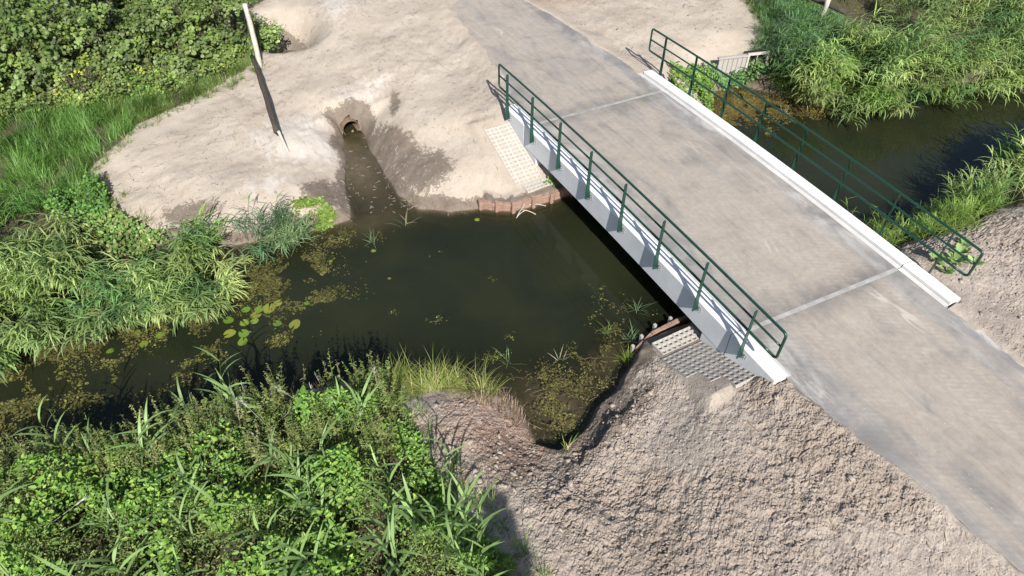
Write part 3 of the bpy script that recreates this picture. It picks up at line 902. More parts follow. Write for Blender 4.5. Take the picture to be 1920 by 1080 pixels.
apron('pale perforated concrete pavers lying flat below the far abutment', -.55, 6.92, -1.155, 0, .06, 4, 1, .02, ())
apron('soil-stained perforated pavers half buried beside the near abutment', -.93, -.42, -.465, 0, -.37, 4, 4, 0, ((0, 0), (1, 0), (0, 1)), 'dirty')
apron('pale perforated pavers lying flat at the foot of the near abutment', -.80, 1.06, -1.02, 0, -.10, 4, 1, 0, ())

# ------------------------------------------------------------------ red plank revetment
def plank_wall(name, label, pts, ztop, depth, mat, posts, bw=.30, cat='retaining wall', jitter=.02, pr=.045, pmat=None):
    w = tag(empty(name, (pts[0][0], pts[0][1], W)), label, cat)
    for a, b in zip(pts[:-1], pts[1:]):
        a = Vector((*a, 0)); b = Vector((*b, 0)); L = (b - a).length; u = (b - a) / L; nrm = Vector((u.y, -u.x, 0))
        n = max(1, round(L / bw))
        for k in range(n):
            c = a + u * (L * (k + .5) / n); zt = ztop + random.uniform(-jitter, jitter)
            bm = obox_bm((c.x, c.y, zt - depth / 2), u * (L / n / 2 - .004), nrm * .02, Vector((0, 0, depth / 2)))
            link('plank', bm_mesh('plank', bm, .004), mat, w)
        bm = obox_bm((*((a + b) / 2 + nrm * .04).xy, ztop - .055), u * (L / 2 + .01), nrm * .018, Vector((0, 0, .045)))
        link('waling', bm_mesh('waling', bm, .004), mat, w)
    for (x, y) in posts:
        bm = box_bm(x - pr, x + pr, y - pr, y + pr, ztop - depth, ztop + .03 * (pr > .04) + random.uniform(-.01, .02))
        link('post', bm_mesh('post', bm, .006), pmat or mat, w)
    return w
plank_wall('timber_revetment', 'reddish timber plank revetment at the water below the far abutment', [(-1.72, 7.32), (-1.46, 7.06), (-1.04, 6.80), (-.55, 6.75), (.10, 6.70), (1.3, 6.72)], -1.23, .75, M['plank'],
           [(-1.40, 6.98), (-1.06, 6.74), (-.52, 6.68), (-.02, 6.64), (.6, 6.63), (-1.72, 7.24)])
plank_wall('timber_revetment', 'broken reddish timber plank edge under the near soil bank', [(-1.0, 1.62), (-.5, 1.80), (.3, 1.84), (1.3, 1.86)], -1.29, .6, M['plank'],
           [(-1.02, 1.70), (-.72, 1.82), (-.30, 1.93), (.12, 1.95)], pr=.032, pmat=M['greywood'])

# culvert head with a barred opening, right of the far abutment
hw = tag(empty('culvert_headwall', (8.4, 9.1, -1.3)), 'small weathered plank headwall with barred dark opening beside the reeds', 'headwall')
A = Vector((7.45, 9.32, 0)); B = Vector((9.05, 8.86, 0)); u = (B - A).normalized(); nr = Vector((u.y, -u.x, 0))
for k in range(6):
    c = A + u * (.10 + .155 * k)
    link('plank', bm_mesh('plank', obox_bm((c.x, c.y, -1.05 + random.uniform(-.02, .02)), u * .072, nr * .022, Vector((0, 0, .42))), .005), M['greywood'], hw)
c = A + u * .5
link('capping', bm_mesh('capping', obox_bm((c.x, c.y, -.62), u * .52, nr * .06, Vector((0, 0, .03))), .006), M['greywood'], hw)
f0 = A + u * 1.30
for dx, hx, hz, dz in ((-.33, .035, .40, 0), (.33, .035, .40, 0), (0, .37, .035, .42), (0, .37, .035, -.36), (-.02, .016, .36, 0)):
    c = f0 + u * dx + nr * (.03 if abs(dx) > .1 or hx > .3 else .0)
    link('frame_bar', bm_mesh('frame_bar', obox_bm((c.x, c.y, -1.0 + dz), u * hx, nr * .035, Vector((0, 0, hz))), .005), M['oldwood'] if hx > .02 else M['greywood'], hw)
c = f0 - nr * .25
link('opening', bm_mesh('opening', obox_bm((c.x, c.y, -1.0), u * .33, nr * .02, Vector((0, 0, .38)))), M['opening_shade'], hw)  # solid near-black panel: the darkness inside the culvert is painted as its colour
for sx in (-1, 1):
    c = f0 - nr * .13 + u * (.345 * sx)
    link('cheek', bm_mesh('cheek', obox_bm((c.x, c.y, -1.0), u * .012, nr * .12, Vector((0, 0, .38)))), M['darkwood'], hw)

# culvert pipe in the sand bank
pth = [PIPE_A + (PIPE_B - PIPE_A) * t for t in np.linspace(-.030, 1, 12)]
v, qs, _ = tube(pth, PIPE_R, 28, cap=False)
v2, qs2, _ = tube(pth, PIPE_R - .022, 28, cap=False)
n1_ = len(v)
qq = list(qs) + [tuple(n1_ + i for i in f[::-1]) for f in qs2]
m_ = len(pth)
for e in (0, (m_ - 1) * 28):
    for k in range(28):
        l = (k + 1) % 28
        f = (e + k, n1_ + e + k, n1_ + e + l, e + l)
        qq.append(f if e == 0 else f[::-1])
pipe_o = tag(link('culvert_pipe', mesh_np('culvert_pipe', np.concatenate([v, v2]), qq, smooth_=True), M['pipe']), 'round brown drain pipe opening in the sand bank above the little channel', 'pipe')

# ------------------------------------------------------------------ old fence remains
def log(name, path, rad, mat, parent=None, seed=0, n=10):
    P = np.array(path, float); k = len(P)
    rr = np.broadcast_to(np.asarray(rad, float), (k,)).copy()
    v, q_, t_ = tube(P, rr, n)
    g = np.random.default_rng(seed); v[:-2] += g.normal(0, 1, (len(v) - 2, 3)) * rr.mean() * .09
    return link(name, mesh_np(name, v, q_, t_, smooth_=True), mat, parent)
def curve(a, b, n=9, bow=(0, 0, 0)):
    a, b, bow = map(np.array, (a, b, bow))
    return [a + (b - a) * t + bow * 4 * t * (1 - t) for t in np.linspace(0, 1, n)]
fp = log('fence_post', curve((-5.02, 15.35, -.95), (-4.92, 15.6, 1.12), 9, (.03, 0, 0)), np.linspace(.080, .062, 9), M['oldwood'], seed=1)
tag(fp, 'tall pale weathered fence post at the hedge corner', 'post')
fl = log('fence_rail', curve((-5.16, 15.15, -.22), (-5.52, 11.28, -.42), 12, (.02, 0, .03)), np.linspace(.060, .080, 12), M['darkwood'], seed=2)
tag(fl, 'long dark pole reaching from the pale post across the sand', 'pole')
st = log('stake', curve((-5.40, 11.0, -1.0), (-5.50, 11.1, -.30), 6), .036, M['oldwood'], seed=3)
tag(st, 'short thin pale stake at the lower end of the dark pole', 'stake')
fp2 = log('fence_post', curve((11.8, 9.5, -.9), (11.72, 9.42, .32), 7), .075, M['oldwood'], seed=4)
tag(fp2, 'short pale fence post in the reeds at top right', 'post')
fl2 = log('fence_rail', curve((12.05, 8.85, .02), (11.3, 12.5, .12), 12, (0, 0, .03)), .075, M['darkwood'], seed=5)
tag(fl2, 'dark fence pole in the reeds behind the short pale post', 'pole')

# ------------------------------------------------------------------ plants: builders
def unit(v):
    return v / (np.linalg.norm(v, axis=-1, keepdims=True) + 1e-9)

class Veg:
    def __init__(self): self.v = []; self.q = []; self.t = []; self.c = []; self.n = 0
    def add(self, v, q, t, c):
        self.v.append(v.reshape(-1, 3)); self.c.append(c.reshape(-1, 3))
        if q is not None: self.q.append(q.reshape(-1, 4) + self.n)
        if t is not None: self.t.append(t.reshape(-1, 3) + self.n)
        self.n += v.reshape(-1, 3).shape[0]
    def blades(self, base, dirh, length, width, lean, droop, col, seg=3, fold=0.0):
        """strap leaves: leave base leaning out along dirh, bend down by droop"""
        N = len(base); dirh = unit(dirh)
        side = np.stack([-dirh[:, 1], dirh[:, 0], np.zeros(N)], -1)
        t = np.linspace(0, 1, seg + 1)
        pts = np.zeros((N, seg + 1, 3)); pts[:, 0] = base
        ang = lean.copy()
        for k in range(1, seg + 1):
            a = ang + droop * ((k - .5) / seg) ** 1.3
            step = (length / seg)[:, None] * (dirh * np.sin(a)[:, None] + np.array([0, 0, 1.0]) * np.cos(a)[:, None])
            pts[:, k] = pts[:, k - 1] + step
        wprof = np.interp(t, [0, .25, .6, 1], [.55, 1, .8, 0])
        hw_ = (width[:, None] / 2) * wprof[None]
        L = pts[:, :-1] - side[:, None] * hw_[:, :-1, None]
        Rr = pts[:, :-1] + side[:, None] * hw_[:, :-1, None]
        v = np.concatenate([np.stack([L, Rr], 2).reshape(N, -1, 3), pts[:, -1:]], 1)
        m = v.shape[1]
        q = np.array([(2 * k, 2 * k + 1, 2 * k + 3, 2 * k + 2) for k in range(seg - 1)]).reshape(-1, 4)
        tr = np.array([(2 * seg - 2, 2 * seg - 1, 2 * seg)])
        o = (np.arange(N) * m)[:, None, None]
        c = np.repeat(col[:, None], m, 1)
        self.add(v, q[None] + o if seg > 1 else None, tr[None] + o, c)
    def leaves(self, pos, nrm, dirv, length, width, col, fold=.25, rnd=.5):
        """broad leaf: two folded halves, six outline points"""
        N = len(pos); nrm = unit(nrm)
        dirv = unit(dirv - nrm * (dirv * nrm).sum(-1, keepdims=True)); side = np.cross(nrm, dirv)
        Lh = length[:, None]; Wd = width[:, None] / 2; up = nrm * (Wd * fold)
        b = pos; tip = pos + dirv * Lh
        r1 = pos + dirv * Lh * .28 + side * Wd * .95 + up; r2 = pos + dirv * Lh * .70 + side * Wd * (.5 + rnd * .6) + up
        l1 = pos + dirv * Lh * .28 - side * Wd * .95 + up; l2 = pos + dirv * Lh * .70 - side * Wd * (.5 + rnd * .6) + up
        v = np.stack([b, r1, r2, tip, l2, l1], 1)
        o = (np.arange(N) * 6)[:, None, None]
        q = np.array([(0, 1, 2, 3), (0, 3, 4, 5)])[None] + o
        self.add(v, q, None, np.repeat(col[:, None], 6, 1))
    def stems(self, a, b, ra, rb, col, bow=None):
        """thin three-sided stalks from a to b"""
        N = len(a); d = unit(b - a)
        ref = np.where(np.abs(d[:, 2:3]) > .9, np.array([[1.0, 0, 0]]), np.array([[0, 0, 1.0]]))
        s = unit(np.cross(d, ref)); w = np.cross(d, s)
        rings = []
        ks = (0, .5, 1) if bow is not None else (0, 1)
        for k in ks:
            c = a + (b - a) * k + (0 if bow is None else bow * 4 * k * (1 - k)); r = (ra * (1 - k) + rb * k)[:, None]
            for m in range(3):
                an = m * 2.0944
                rings.append(c + r * (math.cos(an) * s + math.sin(an) * w))
        v = np.stack(rings, 1); n = v.shape[1]
        q = []
        for k in range(len(ks) - 1):
            for m in range(3):
                q.append((k * 3 + m, k * 3 + (m + 1) % 3, k * 3 + 3 + (m + 1) % 3, k * 3 + 3 + m))
        o = (np.arange(N) * n)[:, None, None]
        self.add(v, np.array(q)[None] + o, None, np.repeat(col[:, None], n, 1))
    def mesh(self, name):
        return mesh_np(name, np.concatenate(self.v), np.concatenate(self.q) if self.q else None, np.concatenate(self.t) if self.t else None, np.concatenate(self.c))

VB = 1.5
def pal(n, cols, jit=.18, g=rng):
    """random mix of palette colours with brightness jitter"""
    cols = np.array(cols) * VB; k = g.integers(0, len(cols), n)
    k2 = g.integers(0, len(cols), n); f = g.random(n)[:, None] * .5
    c = cols[k] * (1 - f) + cols[k2] * f
    return np.clip(c * np.exp(g.normal(0, jit, (n, 1))), .004, .62)

def scatter(poly, n, g=rng, dens=None):
    xs = [p[0] for p in poly]; ys = [p[1] for p in poly]
    out = []
    got = 0
    while got < n:
        x = g.uniform(min(xs), max(xs), n * 2); y = g.uniform(min(ys), max(ys), n * 2)
        m = inside(x, y, poly)
        if dens is not None: m &= g.random(len(x)) < dens(x, y)
        out.append(np.stack([x[m], y[m]], -1)); got += m.sum()
    return np.concatenate(out)[:n]

def hdir(az): return np.stack([np.sin(az), np.cos(az), np.zeros_like(az)], -1)

REED_COL = [(.085, .135, .030), (.060, .115, .035), (.105, .150, .040), (.070, .125, .045), (.125, .165, .050), (.05, .09, .03)]
REED_BLUE = [(.060, .110, .050), (.085, .135, .065), (.10, .15, .075), (.05, .09, .045)]
GRASS_COL = [(.065, .145, .025), (.050, .120, .022), (.095, .170, .034), (.075, .135, .028)]
LEAF_COL = [(.074, .110, .026), (.057, .090, .022), (.092, .128, .031), (.112, .144, .038), (.044, .074, .018), (.095, .13, .046)]
ORANGE = 0
BRAMBLE = [(.090, .170, .026), (.070, .145, .023), (.125, .205, .032), (.052, .11, .02), (.155, .225, .04)]
OLIVE = [(.135, .160, .045), (.105, .140, .038), (.165, .178, .065), (.09, .125, .036), (.185, .18, .08)]
YEL = [(.17, .20, .030), (.13, .18, .028), (.21, .22, .04), (.09, .14, .022), (.15, .17, .03)]
LIME_G = [(.13, .18, .035), (.16, .20, .045)]
STRAW = [(.34, .27, .16), (.42, .34, .21), (.26, .20, .12), (.38, .33, .24)]

def reeds(vg, base, h, lean_az, lean, nleaf, llen, lwid, cols, g=rng, droop=1.2, low=.25, spread=1.3, grp=None):
    """reed shoots: a leaning stem with strap leaves up its length"""
    N = len(base)
    d = hdir(lean_az)
    top = base + d * (h * np.sin(lean))[:, None] + np.array([0, 0, 1.0]) * (h * np.cos(lean))[:, None]
    bow = np.array([0, 0, 1.0]) * (h * .07)[:, None] - d * 0
    sc = pal(N, cols, .15, g) * .9
    vg.stems(base, top, np.full(N, .006), np.full(N, .003), sc, bow)
    k = np.repeat(np.arange(N), nleaf)
    m = len(k)
    t = np.tile((np.arange(nleaf) + .5) / nleaf, N) * (1 - low) + low + g.uniform(-.03, .03, m)
    t = np.clip(t, 0.05, 1)[:, None]
    p = base[k] + (top - base)[k] * t + bow[k] * 4 * t * (1 - t)
    az = lean_az[k] + g.normal(0, spread, m)
    shoot = (pal(N, cols, .22, g) if grp is None else pal(int(grp.max()) + 1, cols, .22, g)[grp] * np.exp(g.normal(0, .10, (N, 1))))[k] * np.exp(g.normal(0, .16, (m, 1)))
    L = llen * g.uniform(.65, 1.15, m) * (1.0 - .35 * np.abs(t[:, 0] - .6))
    vg.blades(p, hdir(az), L, lwid * g.uniform(.7, 1.2, m), g.uniform(.35, .9, m) + .25 * lean[k], droop * g.uniform(.5, 1.3, m), np.clip(shoot, .005, .6), 3)

def stuff(name, me, mat, label, cat):
    return tag(link(name, me, mat), label, cat, None, 'stuff')

def gz_at(xy): return ground(xy[:, 0], xy[:, 1], False)

# ------------------------------------------------------------------ reed beds along the ditch
def bed(name, label, poly, n, h, hj, lean_az, azj, lean, leanj, nleaf, llen, lwid, cols, dens=None, droop=1.2, spread=1.3):
    per = 11
    nc = max(4, n // per)
    cen = scatter(poly, nc, rng, dens)
    k = np.repeat(np.arange(nc), per); n = len(k)
    xy = cen[k] + rng.normal(0, .13, (n, 2))
    z = np.maximum(gz_at(xy), W - .1)
    base = np.stack([xy[:, 0], xy[:, 1], z - .02], -1)
    vg = Veg()
    hh = (h * np.exp(rng.normal(0, hj, nc)))[k] * rng.uniform(.7, 1.15, n)
    az = lean_az + rng.normal(0, azj * 1.2, nc)[k] + rng.normal(0, azj * .6, n)
    ln = np.clip(rng.normal(lean, leanj, nc)[k] + rng.normal(0, .14, n), .02, 1.3)
    reeds(vg, base, hh, az, ln, nleaf, llen, lwid, cols, rng, droop, .3, spread, k)
    return stuff(name, vg.mesh(name), M['reed'], label, 'reeds')

def clumpy(sc, seed, lo=.3, hi=.62):
    return lambda x, y: smooth(lo, hi, vnoise(x / sc, y / sc, seed)) * .95 + .05

PL_SHORE = [(-14, 9.0), (-12, 9.0), (-10.5, 9.25), (-9.5, 9.55), (-8.6, 9.05), (-7.9, 8.5), (-7.5, 8.1), (-8.2, 7.9), (-9.2, 8.5), (-10.5, 8.3), (-12, 8.2), (-14, 8.2)]
NOFENCE = lambda f: (lambda x, y: f(x, y) * (1 - .97 * (seg_dist(x, y, [(12.0, 8.9), (11.4, 12.4)], False) < .75)))
RC2 = [tuple(1.25 * v for v in c) for c in REED_COL + [(.15, .195, .060), (.135, .185, .055), (.13, .18, .065), (.16, .20, .07), (.175, .205, .075)]]
REED_BLUE = [tuple(1.2 * v for v in c) for c in REED_BLUE]
bed('reed_bed', 'tall reeds bending over the water along the left bank', [(-15, 10.2), (-11, 10.2), (-9.8, 10.0), (-9.0, 9.6), (-8.3, 9.2), (-7.8, 8.8), (-7.9, 8.0), (-8.8, 7.8), (-10, 7.65), (-12, 7.7), (-15, 7.8)],
    720, 1.25, .15, math.pi * 1.02, .38, .75, .18, 10, .52, .036, RC2, clumpy(.55, 4, .25, .5), 1.7, .75)
bed('reed_bed', 'reed clumps standing in the shallow water above the lily pads', [(-10.2, 8.5), (-8.6, 8.3), (-8.0, 7.9), (-7.95, 7.25), (-8.6, 7.05), (-9.4, 7.2), (-10.3, 7.2)],
    297, 1.0, .15, math.pi * .98, .4, .7, .18, 10, .48, .032, RC2, None, 1.7, .8)
bed('reed_bed', 'bushy green reeds behind the leaning ones on the left bank', [(-16, 13.0), (-11.6, 12.6), (-10.4, 11.8), (-10.2, 10.9), (-10.0, 10.2), (-11.4, 9.8), (-16, 10)],
    420, .95, .2, math.pi * .95, .8, .5, .2, 9, .42, .026, GRASS_COL + REED_COL, clumpy(.5, 14), 1.4, 1.2)
bed('reed_tuft', 'blue-green tuft of reeds at the sand edge beside the lily pads', [(-7.15, 8.9), (-6.5, 8.8), (-6.05, 8.4), (-6.3, 8.0), (-6.9, 7.9), (-7.2, 8.3)],
    99, .72, .15, math.pi * .9, .6, .65, .2, 8, .42, .022, REED_BLUE + [(.13, .18, .08)], None, 1.4, 1.0)
# far right bank
bed('reed_bed', 'dense reeds hanging over the water on the right bank', [(8.8, 7.5), (9.6, 6.5), (11, 5.85), (12.6, 5.45), (16.5, 5.1), (24, 4.4), (24, 7.2), (17, 7.6), (13, 8), (10.5, 8.6), (9.6, 8.6)],
    1500, 1.45, .15, math.pi * 1.0, .42, .78, .18, 10, .56, .038, RC2, clumpy(.7, 24, .15, .4), 1.7, .8)
bed('reed_bed', 'upright pale green reeds filling the top right corner', [(10.4, 8.8), (13, 8.0), (17, 7.6), (24, 7.0), (26, 14), (20, 17), (13.4, 13.0), (12.6, 10.2), (11.4, 9.4)],
    1700, 1.5, .15, math.pi * .85, .6, .45, .2, 10, .58, .034, RC2 + [(.16, .19, .085)], NOFENCE(clumpy(.9, 34, .15, .4)), 1.5, 1.0)
bed('reed_bed', 'low green reeds between the headwall and the water', [(9.35, 8.9), (9.1, 8.2), (9.3, 7.7), (10.5, 8.0), (12.4, 9.4), (12.2, 10.6), (11.0, 10.6), (10.0, 9.9)],
    480, .80, .2, math.pi * 1.05, .6, .6, .2, 9, .42, .024, GRASS_COL + REED_BLUE, NOFENCE(clumpy(.6, 44)), 1.5, 1.2)
# right bank, this side
bed('reed_bed', 'sunlit reeds on the near bank at the right edge', [(8.7, 1.6), (9.8, 1.7), (12, 1.95), (14.5, 1.7), (14.5, -.2), (11.5, .3), (9.6, .75), (8.6, 1.0)],
    495, 1.05, .2, 0.2, 1.2, .45, .22, 9, .48, .028, GRASS_COL + RC2, None, 1.3, 1.3)
bed('grass_tuft', 'bright green grass tufts on the bank beside the right railing', [(5.2, 1.75), (6.3, 1.75), (7.5, 1.65), (8.9, 1.6), (8.7, .95), (7.2, .75), (6.2, .85), (5.3, 1.0)],
    396, .48, .25, 0.3, 1.3, .45, .25, 7, .36, .015, [(.11, .17, .03), (.085, .15, .03), (.13, .18, .04)], clumpy(.45, 64), 1.2, 1.5)

# ------------------------------------------------------------------ grass and low weeds
def grass(name, label, poly, n, h, wid, cols, dens=None, lean=.35, droop=1.1, cat='grass'):
    xy = scatter(poly, n, rng, dens)
    base = np.stack([xy[:, 0], xy[:, 1], np.maximum(gz_at(xy), W - .03) - .01], -1)
    vg = Veg()
    az = 6.28 * vnoise(xy[:, 0] / .6, xy[:, 1] / .6, 12) * 1.5 + rng.normal(0, .9, n)
    cl = pal(n, cols, .2) * (.75 + .5 * vnoise(xy[:, 0] / .5, xy[:, 1] / .5, 15))[:, None]
    vg.blades(base, hdir(az), h * np.exp(rng.normal(0, .3, n)), wid * rng.uniform(.6, 1.3, n), np.abs(rng.normal(lean, .25, n)), droop * rng.uniform(.5, 1.5, n), cl, 3)
    return stuff(name, vg.mesh(name), M['reed'], label, cat)
grass('meadow_grass', 'lush green grass between the hedge and the left reeds', [(-16, 16.6), (-11.5, 16.4), (-9.3, 15.6), (-7.6, 14.7), (-8.1, 14.0), (-9.1, 13.5), (-10.1, 12.3), (-10.0, 11.2), (-11.5, 11.4), (-16, 11.4)], 32000, .34, .012, GRASS_COL + [(.09, .16, .03)], clumpy(.5, 18, .1, .5))
grass('edge_grass', 'thin grass fringe below the hedge along the sand', [(-9.2, 13.9), (-8.6, 13.85), (-7.4, 14.35), (-6.2, 14.85), (-5.1, 15.55), (-4.9, 16.4), (-7.2, 16.0), (-9.3, 15.8)], 12000, .26, .011, GRASS_COL + OLIVE, clumpy(.4, 19, .15, .45))
grass('meadow_grass', 'green grass and weeds at the very top right', [(12.4, 10), (13.6, 13), (20, 17), (26, 14), (30, 22), (13, 24), (11.6, 13), (11.2, 11.4)], 15000, .42, .018, GRASS_COL + [(.09, .17, .03)], clumpy(.8, 20, .1, .5))
grass('fence_grass', 'dark low grass around the short pale fence post at top right', [(10.9, 8.9), (12.9, 8.7), (12.6, 12.8), (10.9, 12.8)], 5200, .34, .013, GRASS_COL + REED_BLUE, None)
grass('bank_grass', 'green grass below the reeds on the right bank', [(8.75, 8.6), (8.9, 7.6), (9.6, 6.7), (11, 6.1), (13, 5.8), (13, 8), (10.5, 8.8), (9.4, 8.9)], 5200, .42, .014, GRASS_COL + LIME_G, None)
grass('edge_grass', 'fringe of grass where the far sand meets the reeds', [(8.4, 9.2), (9.0, 9.4), (10.0, 10.2), (10.7, 11.4), (11.3, 13.6), (12.0, 13.4), (11.5, 11), (10.5, 9.8), (9.2, 8.8)], 3600, .3, .011, GRASS_COL + REED_BLUE, None)
grass('shore_grass', 'yellow-green grass on the shore between thicket and bare soil', [(-6.0, 3.2), (-5.4, 3.25), (-4.5, 2.75), (-3.95, 2.2), (-4.1, 1.9), (-4.7, 2.25), (-5.5, 2.45), (-6.0, 2.5)], 1500, .42, .010, [(.15, .19, .035), (.12, .16, .03), (.20, .21, .06), (.19, .17, .08)], clumpy(.35, 29, .2, .5), .5, 1.2)
grass('dead_stubble', 'brown dead reed stubble at the corner of the muddy inlet', [(-4.6, 2.4), (-4.0, 2.1), (-3.75, 1.5), (-3.75, 1.1), (-4.1, 1.2), (-4.5, 1.8)], 420, .16, .012, [(.17, .12, .085), (.23, .17, .12), (.12, .085, .06)], None, .3, .5, 'stubble')

def along(pts, n, sd):
    P = np.array(pts); L = np.linalg.norm(np.diff(P, axis=0), axis=1); cum = np.concatenate([[0], np.cumsum(L)])
    t = rng.uniform(0, cum[-1], n); i = np.clip(np.searchsorted(cum, t) - 1, 0, len(L) - 1)
    f = ((t - cum[i]) / L[i])[:, None]
    return P[i] * (1 - f) + P[i + 1] * f + rng.normal(0, sd, (n, 2))
def fringe(name, label, pts, ntuft, per, h, wid, cols, sd=.16, lean=.6, cat='grass'):
    c = along(pts, ntuft, sd); k = np.repeat(np.arange(ntuft), per)
    xy = c[k] + rng.normal(0, .035, (len(k), 2)); n = len(k)
    base = np.stack([xy[:, 0], xy[:, 1], np.maximum(gz_at(xy), W - .02) - .01], -1)
    vg = Veg(); hs = (h * np.exp(rng.normal(0, .35, ntuft)))[k] * rng.uniform(.5, 1.1, n)
    vg.blades(base, hdir(rng.uniform(0, 6.28, n)), hs, np.full(n, wid), rng.uniform(.1, lean * 2, n), rng.uniform(.2, 1.2, n), (pal(ntuft, cols, .25)[k]) * np.exp(rng.normal(0, .1, (n, 1))), 3)
    return stuff(name, vg.mesh(name), M['reed'], label, cat)
fringe('grass_fringe', 'ragged grass tufts creeping onto the left edge of the sand', [(-5.1, 15.45), (-6.3, 14.7), (-7.5, 14.2), (-8.8, 13.6), (-9.9, 12.3), (-9.75, 11.4), (-9.5, 10.5), (-9.1, 9.9)], 130, 14, .24, .010, GRASS_COL + OLIVE)
fringe('grass_fringe', 'ragged grass tufts creeping onto the far sand at right', [(8.2, 9.3), (9.1, 9.3), (10.1, 10.1), (10.5, 10.9), (11.0, 12.3), (11.3, 13.5)], 90, 14, .24, .010, GRASS_COL + OLIVE)
fringe('dead_stalks', 'dark dead stalks along the foot of the left sand bank', [(-9.2, 9.75), (-8.5, 9.5), (-7.8, 9.05), (-7.2, 8.85)], 70, 7, .26, .008, [(.03, .022, .016), (.06, .045, .03), (.12, .09, .06)], .12, .5, 'stalks')
fringe('dead_stalks', 'brown root stubble along the shore right of the channel', [(-3.2, 8.3), (-2.9, 7.85), (-2.4, 7.55), (-1.8, 7.3)], 60, 7, .13, .007, [(.10, .075, .055), (.16, .12, .09), (.22, .17, .13)], .09, .6, 'stalks')
fringe('grass_fringe', 'few grass tufts at the foot of the thicket by the soil', [(-5.7, 2.3), (-5.6, 1.2), (-5.6, .2), (-5.3, -.8), (-5.1, -1.8)], 40, 12, .28, .011, GRASS_COL + OLIVE, .12)
def weeds(name, label, poly, n, h, size, cols, dens=None, cat='weeds', asp=.7, mat='leaf'):
    xy = scatter(poly, n, rng, dens)
    z0 = np.maximum(gz_at(xy), W - .02)
    hh = h * (.35 + 1.0 * vnoise(xy[:, 0] / .45, xy[:, 1] / .45, 33))
    t = rng.random(n) ** .55
    pos = np.stack([xy[:, 0], xy[:, 1], z0 + hh * t], -1)
    nr = np.stack([rng.normal(0, .5, n) - .1, rng.normal(0, .5, n) - .45, np.ones(n)], -1)
    dv = hdir(rng.uniform(0, 6.28, n))
    vg = Veg()
    sz = size * np.exp(rng.normal(0, .28, n))
    cl = pal(n, cols, .2) * (.7 + .6 * vnoise(xy[:, 0] / .4, xy[:, 1] / .4, 35))[:, None]
    vg.leaves(pos, nr, dv, sz, sz * asp, cl, .25, .4)
    m = n // 8
    vg.stems(np.stack([xy[:m, 0], xy[:m, 1], z0[:m] - .01], -1), pos[:m], np.full(m, .005), np.full(m, .003), pal(m, cols, .2) * .7)
    return stuff(name, vg.mesh(name), M[mat], label, cat)
LIME = [(.125, .185, .026), (.095, .155, .024), (.155, .205, .034), (.075, .13, .022)]
weeds('lime_weeds', 'bright lime green low weeds at the sand edge left of the channel', [(-6.35, 8.9), (-5.9, 9.25), (-5.2, 9.0), (-5.0, 8.45), (-5.4, 8.25), (-6.1, 8.4)], 1800, .17, .055, [(.085, .135, .02), (.115, .165, .025), (.065, .11, .018), (.10, .12, .03)], clumpy(.22, 41, .30, .65))
weeds('lime_weeds', 'yellow-green weeds under the right railing at the far abutment', [(4.95, 8.4), (5.6, 9.4), (6.8, 9.55), (7.5, 9.2), (7.0, 8.85), (6.3, 8.0), (5.6, 7.3), (5.0, 7.3)], 2600, .26, .075, LIME + GRASS_COL, clumpy(.5, 42, .2, .55))
weeds('hedge_weeds', 'mixed leafy weeds at the foot of the hedge', [(-13, 15.9), (-9.3, 15.0), (-7.4, 14.75), (-6.2, 15.15), (-5.2, 15.8), (-5.0, 16.6), (-7.2, 16.3), (-9.3, 16.2), (-13, 16.6)], 6000, .45, .075, LEAF_COL + LEAF_COL + OLIVE[:2] + YEL[:1], clumpy(.5, 48, .2, .5))
weeds('sand_edge_weeds', 'scruffy weeds where the left reeds meet the sand', [(-10.6, 10.6), (-9.7, 10.7), (-9.2, 9.9), (-8.7, 9.5), (-9.6, 9.3), (-11, 9.8)], 1600, .36, .075, GRASS_COL + OLIVE, clumpy(.4, 49, .15, .5))
weeds('nettle_patch', 'dark green nettles in front of the headwall', [(6.9, 9.5), (7.6, 9.3), (8.6, 8.95), (8.9, 8.5), (8.2, 8.75), (7.4, 8.9)], 900, .4, .075, GRASS_COL + REED_BLUE, None)
weeds('ivy_mound', 'leafy green weeds at the edge of the sand left', [(-10.6, 11.4), (-9.75, 11.6), (-9.7, 11.0), (-9.9, 10.4), (-10.5, 10.3), (-11, 10.8)], 1500, .42, .07, GRASS_COL + [(.035, .075, .015)], clumpy(.35, 51, .2, .55))
weeds('abutment_weeds', 'small green weeds under the bridge at the far abutment', [(-.05, 7.05), (.35, 7.1), (.5, 6.95), (.2, 6.85)], 90, .1, .06, LIME + GRASS_COL, None)
weeds('right_corner_plants', 'broad-leaved plants among the reeds of the right bank', [(9.0, 7.5), (9.8, 6.9), (10.8, 6.9), (9.8, 8.0)], 700, .6, .12, LIME + BRAMBLE, None)
weeds('leafy_herbs', 'fresh green leafy herbs at the top right edge', [(14.5, 12.5), (19, 12.5), (21, 10.5), (24, 14), (18, 17)], 2600, 1.5, .13, BRAMBLE, clumpy(.9, 46))

